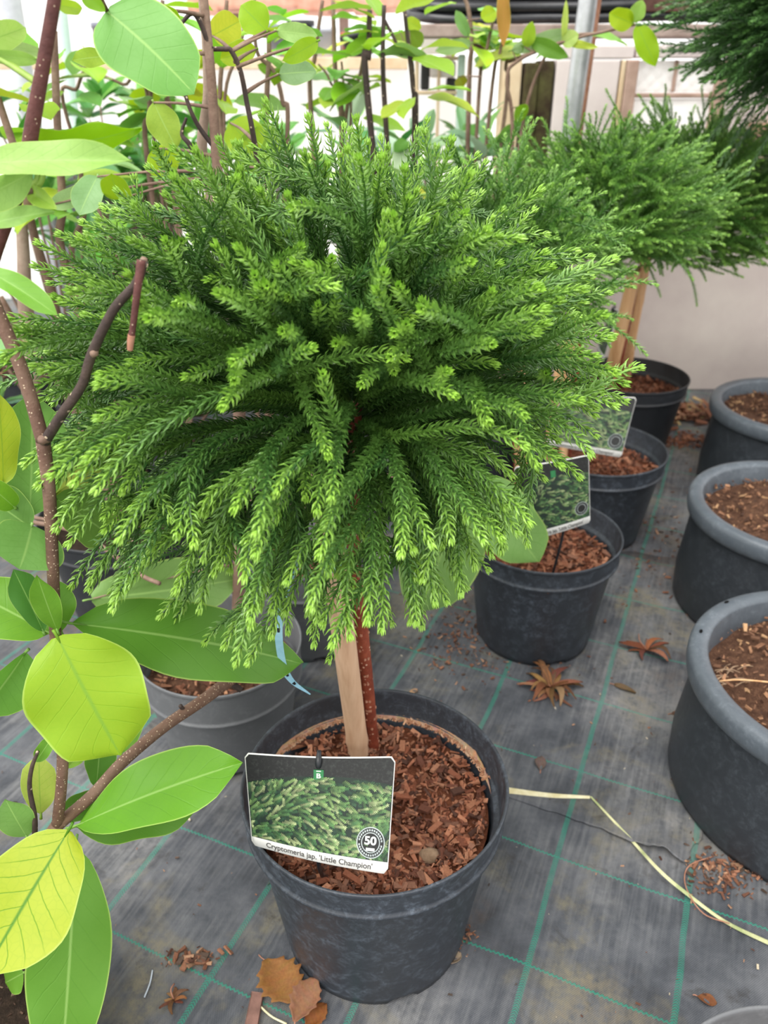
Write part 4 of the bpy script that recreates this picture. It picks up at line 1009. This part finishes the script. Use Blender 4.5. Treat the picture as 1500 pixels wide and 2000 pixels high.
branch(gm, [at(412, 96, .98), at(440, 96, .98), at(452, 100, .98), at(470, 140, .985), at(482, 200, .99), at(492, 250, .99), at(505, 330, 1.0), at(512, 400, 1.0)], [.0024, .0024, .0026, .0026, .0028, .003, .0034, .0036], 'bark_darktwig')
SKEL = [tuple(p) for p in catmull([g0, at(470, 900, .95), at(447, 420, .97), at(425, 330, .97), at(412, 150, .97), at(398, 0, .97)], 50)]+[tuple(p) for p in catmull([at(452, 100, .98), at(482, 200, .99), at(505, 330, 1.0)], 20)]
for b_, t_, w_, Yb, Yt, c_, m_ in (((180, 1170), (470, 1130), 120, .84, .95, (140, 180, 100), 'leaf_green'), ((905, 940), (820, 1200), 150, .98, .97, (146, 188, 108), 'leaf_green'), ((930, 935), (1052, 1098), 120, 1.0, .98, (150, 196, 112), 'leaf_green'),
                                   ((690, 1010), (640, 1150), 70, .93, .92, (138, 184, 100), 'leaf_green'), ((300, 20), (352, 54), 46, .9, .92, (150, 200, 20), 'leaf_lime'), ((415, 70), (470, 40), 60, 1.05, 1.05, (222, 230, 70), 'leaf_lime'), ((500, 96), (430, 116), 44, 1.02, 1.02, (190, 220, 30), 'leaf_lime'),
                                   ((450, 240), (505, 300), 80, 1.1, 1.1, (178, 214, 50), 'leaf_lime'), ((300, 200), (345, 290), 60, 1.0, 1.0, (178, 210, 80), 'leaf_green'), ((300, 290), (340, 340), 70, 1.05, 1.05, (176, 212, 30), 'leaf_lime'), ((520, 60), (470, 10), 60, 1.0, 1.0, (170, 212, 40), 'leaf_lime'),
                                   ((470, 330), (540, 250), 76, 1.1, 1.12, (168, 210, 70), 'leaf_lime'), ((395, 390), (450, 400), 40, 1.0, .98, (186, 210, 90), 'leaf_lime'), ((210, 110), (140, 118), 34, .95, .9, (170, 206, 60), 'leaf_green'), ((205, 105), (265, 40), 40, .95, .97, (178, 218, 150), 'leaf_green'),
                                   ((540, 60), (620, 70), 34, 1.0, 1.0, (170, 208, 120), 'leaf_green'), ((620, 80), (552, 118), 36, .98, .95, (172, 216, 40), 'leaf_lime'), ((545, 145), (618, 140), 44, 1.05, 1.05, (148, 184, 128), 'leaf_green'), ((100, 400), (222, 350), 40, 1.0, 1.0, (176, 214, 140), 'leaf_green'), ((236, 388), (216, 340), 54, .98, .95, (168, 208, 36), 'leaf_lime'), ((190, 345), (155, 420), 56, .98, .95, (150, 194, 130), 'leaf_green')):
    leaf_px(gm, b_, t_, w_, Yb, Yt, c_, m_, random.uniform(-20, 20), .5, .55, .15, .15, seed=int(w_)); twig_to(gm, SKEL, b_, Yb)

def bg_plant(px, Yg, label, stems, leaf_n, seed, mat='bark_far', pot=.1, Ls=(.06, .11), cols=BRIGHT, lf=(.25, 1)):
    x = at(px, 300, Yg).x; t = thing('potted_magnolia', label, 'potted shrub', (x, Yg, 0), 'potted magnolias')
    make_pot(t, (x, Yg), pot, .2, 'pot_black_far', seed=seed); soil_disc(t, (x, Yg), pot*.86, .155, 'soil_dark', seed)
    bg_stems(t, [([gzp(px, Yg)]+list(s), Yg, w_) for s, w_ in stems], mat, leaf_n, Ls, cols, seed, lf); return t
def gzp(px, Yg):                                       # where the stem leaves its pot, in photograph coordinates
    x = at(px, 300, Yg).x; d = Vector((x, Yg, .15))-CAMP; z = d.dot(FW); return (750+FPX*d.dot(RT)/z, 1000-FPX*d.dot(UP)/z)
bp_ = bg_plant(105, 1.24, 'magnolia in the black pot left of the front crown, several pinkish stems', [(((140, 790), (60, 680), (0, 580)), 17), (((130, 700), (100, 570), (62, 440), (40, 330), (-5, 190)), 18), (((160, 640), (118, 480), (122, 400), (112, 240), (105, 60)), 17), (((150, 560), (146, 470), (164, 420), (158, 340), (150, 300)), 11)], 7, 71, 'bark_far', .14, lf=(.55, 1))
branch(bp_, [at(60, 770, 1.2), at(64, 690, 1.2), at(50, 600, 1.2), at(46, 500, 1.2), at(42, 430, 1.2)], [.014, .013, .011, .009, .008], 'bark_grey', 'stem')
branch(bp_, [at(20, 1015, 1.0), at(120, 1030, .95), at(190, 1062, .9), at(270, 1120, .86), at(312, 1140, .84)], [.0035, .0032, .003, .003, .0028], 'bark_far'); branch(bp_, [at(60, 1010, 1.0), at(200, 1035, .95), at(268, 1060, .92)], [.0028, .0025, .0022], 'bark_far')
bg_plant(300, 1.58, 'slender magnolia with thin dark stems behind the front crown, left of the thick stem', [(((290, 330), (292, 220), (300, 120), (318, 0)), 10), (((330, 250), (315, 150), (300, 60), (250, 0)), 7), (((140, 260), (152, 170), (180, 110), (215, 70)), 7), (((345, 330), (330, 200), (310, 140), (316, 20)), 8), (((290, 200), (240, 165), (140, 125)), 6)], 6, 72)
bg_plant(470, 1.42, 'slender magnolia with thin stems and yellowish leaves, above the front crown', [(((438, 300), (430, 180), (437, 90), (443, 0)), 9), (((440, 300), (470, 90), (490, 20), (505, -20)), 6), (((520, 300), (525, 120), (524, 60)), 10), (((560, 300), (552, 200), (535, 140), (505, 108), (496, 60)), 8)], 6, 73)
bg_plant(640, 1.75, 'magnolia with straight bare stems in the middle background', [(((608, 230), (615, 110), (630, 0)), 9), (((668, 300), (656, 160), (650, 0)), 10), (((672, 270), (705, 140), (724, 0)), 8), (((672, 270), (645, 160), (622, 125)), 5), (((685, 240), (672, 170), (667, 120)), 5)], 5, 74)
bg_plant(800, 1.62, 'dark stemmed magnolia right of the middle background', [(((756, 280), (748, 130), (750, 10)), 10), (((812, 270), (806, 170), (790, 20)), 9), (((808, 200), (780, 100), (752, 40)), 7), (((718, 190), (720, 110), (722, 20)), 12)], 6, 75, 'bark_darktwig')
bg_plant(930, 1.98, 'thin stemmed magnolia with yellow-green leaves before the wooden shelf', [(((915, 210), (921, 90), (915, 20), (900, -20)), 9), (((935, 190), (950, 100), (968, 20)), 7), (((958, 200), (975, 110), (985, 60)), 7), (((985, 230), (988, 130), (1000, 118), (1060, 95), (1120, 70), (1165, 66)), 7)], 5, 76, lf=(.4, 1))
tw = thing('potted_magnolia', 'spindly magnolia whose lime leaves hang before the metal pole', 'potted shrub', (at(1010, 300, 1.72).x, 1.72, 0), 'potted magnolias')
make_pot(tw, (tw.location.x, 1.72), .1, .2, 'pot_black_far', seed=77); soil_disc(tw, (tw.location.x, 1.72), .086, .155, 'soil_dark', 77)
_g = gzp(1010, 1.72)+(-.08,); bg_stems(tw, [([_g, (1000, 300), (990, 160), (1010, 120), (1080, 88), (1120, 78)], 1.8, 7), ([_g, (1010, 320), (1060, 120), (1120, 78), (1180, 62), (1240, 48)], 1.82, 6)], 'bark_far', 0)
SK2 = [tuple(at(x, y, 1.8)) for x, y in ((1000, 300), (990, 160), (1010, 120), (1045, 105), (1080, 88), (1120, 78), (1150, 70), (1180, 62), (1210, 55), (1240, 48), (1000, 210), (995, 250), (920, 100), (915, 40), (800, 110), (940, 150))]
for b_, t_, w_, c_ in (((1028, 92), (1040, 42), 26, (176, 210, 60)), ((1035, 78), (1110, 112), 30, (120, 170, 60)), ((1000, 98), (1120, 60), 30, (166, 196, 140)), ((1100, 80), (1106, 0), 12, (206, 224, 110)), ((1105, 82), (1168, 92), 14, (214, 230, 90)), ((1098, 85), (1130, 66), 30, (196, 220, 120)), ((1236, 46), (1190, 26), 40, (190, 220, 40)), ((1244, 48), (1280, 130), 40, (170, 212, 20)),
                       ((1236, 44), (1255, 0), 30, (160, 200, 90)), ((1022, 90), (1002, 104), 16, (140, 184, 60)), ((940, 36), (968, 22), 30, (186, 214, 40)), ((920, 84), (850, 100), 26, (156, 190, 120)), ((915, 70), (890, 20), 22, (140, 186, 110)), ((895, 150), (905, 170), 26, (150, 150, 30)), ((792, 40), (822, 56), 24, (190, 216, 60)), ((800, 60), (822, 92), 34, (140, 170, 60)), ((780, 60), (790, 110), 36, (150, 170, 70)), ((1008, 210), (1025, 232), 34, (140, 190, 40))):
    leaf_px(tw, b_, t_, w_, 1.8, 1.8+random.uniform(-.03, .03), c_, 'leaf_lime', random.uniform(-15, 15), .5, .6, .2, .15, seed=int(b_[0])); twig_to(tw, SK2, b_, 1.8, .0012)
leaf_px(tw, (985, -60), (984, 92), 26, 1.78, 1.78, (186, 138, 60), 'leaf_dry', 20, .5, .5, .3, .02, seed=8)

# --- low glossy shrubs behind
def shrub(px, Y, ztop, n, label, seed, cols, rx=.28, L=(.07, .11), mat='leaf_glossy', flat=.8):
    r_ = random.Random(seed); x = at(px, 300, Y).x; t = thing('glossy_shrub', label, 'shrub', (x, Y, 0), 'glossy broadleaf shrubs'); 
    for k in range(n):
        a = r_.uniform(0, 6.28); q = rx*math.sqrt(r_.random()); tip = Vector((x+q*math.cos(a), Y+q*math.sin(a)*.7, ztop*r_.uniform(.55, 1.0)))
        V, F = tube(catmull([Vector((x+.02*math.cos(a), Y+.02*math.sin(a), 0)), Vector((x+.5*q*math.cos(a), Y+.35*q*math.sin(a), tip.z*.5)), tip], 8), [.006, .005, .005, .004, .004, .003, .003, .002], 6); obj('stem', mesh('stem', V, F, True), M['bark_far'], t)
        for j in range(7):
            b = j*2.4+r_.uniform(-.3, .3); el = r_.uniform(.0, .75) if j < 5 else r_.uniform(.7, 1.2); d = Vector((math.cos(b)*math.cos(el), math.sin(b)*math.cos(el), math.sin(el)))
            leaf_copy(t, tip+d*.008, d, r_.uniform(*L), jit(r_.choice(cols), 10), mat, (0, 0, 1), r_.randrange(6), flat)
GRN = [(92, 156, 66), (112, 178, 80), (78, 140, 64), (140, 200, 104), (104, 172, 60)]; SIL = [(150, 186, 150), (176, 204, 178), (120, 164, 110), (196, 214, 196)]
shrub(60, 2.0, .80, 12, 'low glossy green shrub beside the pale pole, upper left', 81, GRN)
shrub(200, 2.3, .82, 14, 'low glossy green shrub behind the red-brown stem', 82, GRN)
shrub(310, 2.1, .83, 14, 'low glossy green shrub left of the thick magnolia stem', 83, GRN)
shrub(430, 2.5, .84, 12, 'low glossy green shrub behind the thick magnolia stem', 84, GRN+BRIGHT[:2])
shrub(560, 2.3, .76, 12, 'low green shrub before the white film wall', 85, GRN+SIL[2:3])
shrub(690, 2.2, .74, 11, 'low grey-green shrub right of the film wall centre', 86, GRN+SIL)
shrub(860, 2.15, .78, 14, 'silvery leaved shrub before the shelf legs', 87, SIL+GRN[3:4], L=(.08, .13), flat=.55)
shrub(1010, 2.1, .72, 9, 'silvery leaved shrub before the mossy posts', 88, SIL+GRN[3:4], L=(.08, .13), flat=.55)
shrub(200, 1.7, .42, 12, 'feathery low green plant between the left stems', 89, [(90, 130, 92), (110, 150, 104), (76, 116, 84)], .24, (.05, .08), 'leaf_glossy', .3)
shrub(60, 1.6, .40, 12, 'feathery low green plant at the left edge', 90, [(98, 138, 92), (120, 158, 100), (84, 124, 84)], .24, (.05, .08), 'leaf_glossy', .3)

# ================================================================== THINGS ON THE SHELF AND BEYOND
hs = thing('hose_bundle', 'coil of black irrigation hose lying on the grey beam', 'hose', (X(1000), YB+.09, Z(46)))
for k in range(7):
    zz = Z(46)+.014+.022*(k//2 if k < 6 else 3)+.004*(k % 2); yy = YB+.05+.03*(k % 3)
    P = catmull([Vector((X(800+8*(k % 3)), yy+.1, zz+.015)), Vector((X(845), yy, zz+.004*math.sin(k))), Vector((X(930), yy-.012, zz-.006+.004*(k % 2))), Vector((X(1030), yy+.004, zz+.005*math.sin(2*k))), Vector((X(1160), yy-.006, zz)), Vector((X(1300), yy, zz+.006)), Vector((X(1450), yy+.04, zz))], 44)
    V, F = tube(P, .0125, 10); obj('hose', mesh('hose', V, F, True), M['hose'], hs)
def item(name, label, cat, px0, px1, py0, py1, Y, mat, d=.12, b=.01, rot=0, grp=None):
    a, c = at(px0, py1, Y), at(px1, py0, Y); me = bevel_box(name, ((a.x+c.x)/2, Y+d/2, (a.z+c.z)/2), (c.x-a.x, d, c.z-a.z), b, None, b*.12, int(px0)); o = obj(name, me, M[mat])
    cen = Vector(((a.x+c.x)/2, Y+d/2, a.z)); 
    for v in me.vertices: v.co -= cen
    o.location = cen; o.rotation_euler = (0, 0, rot); return tag(o, label, cat, grp)
def far_pot(px, py0, py1, wpx, Y, mat, label, tilt=0):
    a, c = at(px, py1, Y), at(px, py0, Y); h = c.z-a.z; r = wpx*depth(a)/FPX/2; t = thing('stored_pot', label, 'plant pot', (a.x, Y, a.z), 'pots stored on the far rail')
    V, F = lathe([(0, .003), (r*.72, 0), (r*.9, h*.8), (r, h*.8), (r, h), (r*.93, h), (r*.86, h*.78), (r*.68, .01), (0, .01)], 32, (0, 0, 0)); o = obj('pot', mesh('pot', V, F, True), M[mat], t, world=False); o.rotation_euler = (0, tilt, 0); return t
YR = YF-.0
far_pot(545, 48, 111, 62, YR, 'bag_grey', 'dull grey pot on the far cream rail, leftmost', .15)
far_pot(590, 40, 111, 54, YR, 'pot_black_far', 'black pot stored on the far rail beside the dull grey one')
far_pot(634, 52, 111, 50, YR, 'plastic_white', 'bluish white pot stored on the far rail')
far_pot(708, 62, 111, 72, YR, 'pot_black_far', 'dark pot stored on the far rail right of the white one', -.25)
far_pot(430, 66, 111, 40, YR, 'pot_black_far', 'black pot on the far rail behind the thick magnolia stem')
far_pot(680, 64, 111, 26, YR+.05, 'plastic_red', 'small red pot stored on the far rail')
far_pot(205, 44, 100, 40, YR, 'bag_grey', 'grey pot on the far rail behind the big upper leaf')
tl = thing('tile_stack', 'reddish clay tiles stacked along the far top edge', 'tiles', (at(600, 0, 3.9).x, 3.9, 0))
for k in range(9):
    x0 = at(380+52*k, 10, 3.9).x; me = bevel_box('tile', (x0+.06, 3.9, at(600, 14, 3.9).z+.012*(k % 2)), (.125, .3, .05), .01, Matrix.Rotation(.04*(-1)**k, 3, 'Y')); obj('tile', me, M['terracotta'], tl)
for k in range(9):
    x0 = at(355+54*k, -20, 3.9).x; me = bevel_box('tile', (x0+.06, 3.9, at(600, -16, 3.9).z+.01*(k % 3)), (.13, .3, .05), .01, Matrix.Rotation(.05*(-1)**k, 3, 'Y')); obj('tile', me, M['terracotta'], tl)
for xs in (-.75, -.3, .15, .6):
    zt_ = at(600, 26, 3.9).z; me = bevel_box('support', (at(600, 0, 3.9).x+xs, 3.9, zt_/2), (.04, .04, zt_), .004); obj('support', me, M['wood_grey'], tl)
item('white_panel', 'white board propped under the grey beam', 'board', 822, 892, 74, 106, YB+.17, 'film', .02, .004)
item('crate', 'pinkish box on the shelf before the film wall', 'box', 840, 892, 118, 152, YB+.17, 'concrete', .1, .01)
item('dark_box', 'dark container under the shelf rail, left', 'box', 822, 840, 118, 176, YB+.21, 'pot_black_far', .06, .006)
item('dark_box', 'dark container beneath the pinkish box', 'box', 872, 892, 152, 188, YB+.21, 'pot_black_far', .06, .006)
r_ = random.Random(5)
for row in range(4):                                   # patch of bare brick in the back wall
    for k in range(4):
        me = bevel_box('brick', (X(1446)+.055+.115*k+.05*(row % 2), YB-.004, Z(430)+.03+.064*row), (.108, .03, .056), .004, None, .0012, row*7+k)
        obj('brick', me, M[r_.choice(['terracotta', 'terracotta', 'wood_cream', 'frame_brown'])], wb)

# ================================================================== DEBRIS ON THE GROUND
def dead_star(px, py, R, label, seed, lobes=9):
    """dried, curled palmate leaf"""
    c = gz(px, py); r_ = random.Random(seed); t = thing('dead_leaf', label, 'dead leaf', c, 'dead leaves on the ground cover'); VV = []; FF = []; CC_ = []
    for k in range(lobes):
        a = 2*math.pi*k/lobes+r_.uniform(-.25, .25); l = R*r_.uniform(.6, 1.1); wd = l*r_.uniform(.05, .11)*(1.3 if lobes < 10 else 1); up = r_.uniform(.0, .35)*l; n = 6; col = lin(jit(r_.choice([(142, 98, 68), (124, 80, 56), (154, 114, 82), (104, 70, 52)]), 10))
        d = Vector((math.cos(a), math.sin(a), 0)); s = Vector((-d.y, d.x, 0)); q = len(VV)
        for i in range(n+1):
            f = i/n; w_ = wd*math.sin(math.pi*min(.98, f*.9+.1))+.0006; z = .002+up*math.sin(math.pi*f*.8)
            p = c+d*l*f+s*.28*l*f*math.sin(2.5*f+k*1.7); p.z = z
            VV += [p-s*w_+Vector((0, 0, w_*.7)), p, p+s*w_+Vector((0, 0, w_*.7))]; CC_ += [col]*3
        for i in range(n):
            for j in range(2): b = q+i*3+j; FF.append((b, b+3, b+4, b+1))
    me = mesh('blade', VV, FF, True); colattr(me, CC_); o = obj('blade', me, M['dry_leaf'], t); o.modifiers.new('thickness', 'SOLIDIFY').thickness = .0005
    p2 = [c+Vector((0, 0, .004)), c+Vector((-.2*R, .3*R, .012)), c+Vector((-.1*R, .8*R, .01))]; V, F = tube(catmull(p2, 8), .0009, 5); obj('leaf_stalk', mesh('leaf_stalk', V, F, True), M['red_brown'], t); return t
dead_star(1075, 1345, .052, 'large shrivelled brown leaf rosette in front of the second black pot', 1, 30)
dead_star(1262, 1272, .045, 'dried brown maple leaf left of the large pots', 2, 9)
dead_star(340, 1955, .016, 'small dried brown husk near the bottom left, below the crumbs', 3, 8)
def curl(px, py, L, W, ang, col, label, seed, cup=.5, toothed=0, z0=.001, bendz=.25):
    c = gz(px, py); r_ = random.Random(seed); nu, nv = 16, 3; V = []; F = []; d = Vector((math.cos(ang), math.sin(ang), 0)); s = Vector((-d.y, d.x, 0))
    for i in range(nu+1):
        f = i/nu; w_ = W/2*math.sin(math.pi*min(.985, max(.02, f)))**.7*(1+(toothed*(1 if i % 3 == 0 else -.35)))
        for j in range(-nv, nv+1):
            v = j/nv; p = d*(f-.5)*L+s*v*w_; p.z = z0+cup*abs(v*w_)*abs(v)+bendz*L*(f-.5)**2+.0015*math.sin(5*f+seed+2*v); V.append(p)
    k = 2*nv+1
    for i in range(nu):
        for j in range(2*nv): F.append((i*k+j, (i+1)*k+j, (i+1)*k+j+1, i*k+j+1))
    t = thing('dead_leaf', label, 'dead leaf', c, 'dead leaves on the ground cover')
    me = mesh('blade', V, F, True); colattr(me, [tuple(.68*x for x in lin(jit(col, 5))[:3])+(1,) for _ in V]); o = obj('blade', me, M['dry_leaf'], t, world=False); o.modifiers.new('thickness', 'SOLIDIFY').thickness = .0005
    P = [d*(-.5*L)+Vector((0, 0, z0+bendz*L*.25)), d*(-.62*L)+Vector((0, 0, .003)), d*(-.72*L)+Vector((0, 0, .0015))]; V, F = tube(catmull(P, 6), .0007, 5); obj('leaf_stalk', mesh('leaf_stalk', V, F, True), M['red_brown'], t, world=False)
    return t
curl(1055, 1493, .026, .016, 1.4, (128, 108, 100), 'small curled grey-brown leaf right of the nearest pot', 11, .7)
curl(1220, 1348, .036, .012, -.6, (128, 104, 74), 'narrow curled brown leaf right of the shrivelled rosette', 12, 1.0)
curl(808, 1352, .014, .011, .4, (214, 172, 132), 'tiny pale leaf scrap behind the nearest pot rim', 13, .5)
curl(885, 1875, .022, .014, .5, (176, 156, 134), 'pale crumpled leaf beside the base of the nearest pot', 14, .6)
curl(548, 1922, .060, .046, -.85, (168, 118, 66), 'broad toothed tan leaf lying against the base of the nearest pot', 15, .25, .22, .006, .12)
curl(598, 1965, .050, .030, 1.2, (170, 122, 92), 'folded pinkish brown leaf over the tan one at the bottom edge', 16, .5, .15, .012, .1)
curl(618, 1985, .030, .022, .9, (158, 98, 52), 'orange-brown leaf tip at the bottom edge', 17, .4, .1, .003, .1)
curl(1345, 1382, .020, .012, .3, (186, 140, 96), 'small tan leaf scrap beside the nearest large pot', 18, .6)
curl(1330, 1395, .03, .014, .1, (128, 96, 76), 'dull brown leaf scrap beside the nearest large pot', 19, .4)
curl(292, 1627, .012, .010, .9, (172, 126, 92), 'tiny brown scrap on the ground cover below the lower magnolia leaf', 20, .6)
curl(1380, 1955, .02, .012, -.4, (150, 96, 60), 'small brown scrap near the bottom right pot rim', 21, .5)
me = bevel_box('bark_piece', (0, 0, 0), (.014, .042, .006), .0015, Matrix.Rotation(-.05, 3, 'Z'), .0006, 3); o = obj('bark_piece', me, M['bark_flat']); o.location = gz(496, 1982)+Vector((0, 0, .0035)); tag(o, 'flat reddish bark piece at the bottom edge, left of the tan leaf', 'bark')
V, F = tube(catmull([gz(505, 1962, .003), gz(530, 1985, .004), gz(560, 2000, .003)], 8), .0011, 6); tag(obj('twig', mesh('twig', V, F, True), M['straw']), 'thin tan twig beside the flat bark piece', 'twig')
# straw bent at a joint
st_ = thing('straw', 'long pale straw bent in two, lying from the nearest pot to the right edge', 'straw', gz(1155, 1557))
V, F = ribbon(catmull([gz(985, 1543, .004), gz(1070, 1553, .0035), gz(1152, 1557, .004)], 14), np.linspace(.0085, .0035, 14), .0018); obj('stalk', mesh('stalk', V, F), M['straw'], st_)
V, F = ribbon(catmull([gz(1154, 1556, .004), gz(1230, 1637, .004), gz(1290, 1702, .012), gz(1345, 1748, .006), gz(1420, 1802, .004), gz(1520, 1850, .004)], 30), np.interp(np.linspace(0, 1, 30), [0, .2, .55, .8, 1], [.0022, .0036, .0042, .0034, .0048]), .0015); obj('stalk', mesh('stalk', V, F), M['straw_green'], st_)
V, F = tube(catmull([gz(1395, 1672, .003), gz(1350, 1688, .006), gz(1337, 1712, .006), gz(1345, 1745, .007), gz(1375, 1785, .004), gz(1425, 1804, .006)], 30), .0008, 5); tag(obj('root_fibre', mesh('root_fibre', V, F, True), M['red_brown']), 'thin curly root fibre looping beside the straw', 'root')
V, F = tube(catmull([gz(298, 1895, .002), gz(293, 1920, .002), gz(282, 1948, .002)], 10), .0009, 5); tag(obj('plastic_thread', mesh('plastic_thread', V, F, True), M['thread']), 'short pale blue plastic thread at the lower left', 'thread')
# loose crumbs
PAL_LITTER = [(122, 82, 62), (140, 98, 76), (98, 66, 52), (162, 126, 100), (88, 72, 62)]
def px_sampler(px, py, sx, sy):
    def s(r_):
        g = gz(px+r_.normal(0, sx), py+r_.normal(0, sy)); return g.x, g.y, .0015
    return s
def litter(label, n, smp, seed, lmin=.003, lmax=.012, pal=PAL_LITTER, name='bark_crumbs', zj=.003):
    me = chips_mesh(name, n, smp, pal, lmin, lmax, seed, .4, zj); o = obj(name, me, M['chips']); o['kind'] = 'stuff'; return tag(o, label, 'litter')
litter('reddish crumbs gathered near the lower left leaf', 60, px_sampler(372, 1873, 30, 9), 1, .004, .016)
litter('reddish bark crumbs around the second black pot', 260, px_sampler(905, 1240, 40, 42), 2, .003, .01)
litter('crumbs of bark scattered below the second black pot', 90, px_sampler(1000, 1290, 70, 14), 3, .002, .008)
litter('heap of brown leaf scraps at the foot of the wall', 240, px_sampler(1335, 812, 45, 9), 4, .012, .05, [(150, 104, 80), (128, 84, 64), (172, 130, 104), (186, 160, 116), (106, 74, 60)], 'leaf_litter', .02)
litter('band of rusty crumbs on the ground before the wall', 300, px_sampler(1330, 862, 55, 7), 5, .006, .02, [(140, 90, 68), (124, 78, 60), (154, 108, 84)])
litter('brown crumbs below the nearest large pot', 240, px_sampler(1420, 1700, 45, 28), 6, .003, .012)
litter('brown crumbs between the row of pots and the large pots', 160, px_sampler(1280, 1060, 45, 60), 7, .003, .012)
litter('brown crumbs behind the nearest stem', 80, px_sampler(600, 1180, 60, 16), 8, .004, .016)
def wide(r_): x, y = r_.uniform(-.6, .9), r_.uniform(.35, 2.2); return x, y, .001
litter('tiny pale and brown specks all over the ground cover', 900, wide, 9, .0015, .006, PAL_LITTER+[(196, 184, 160), (210, 200, 180), (70, 60, 54)])
litter('few crumbs right of the base of the nearest pot', 40, px_sampler(905, 1830, 10, 22), 10, .002, .007)
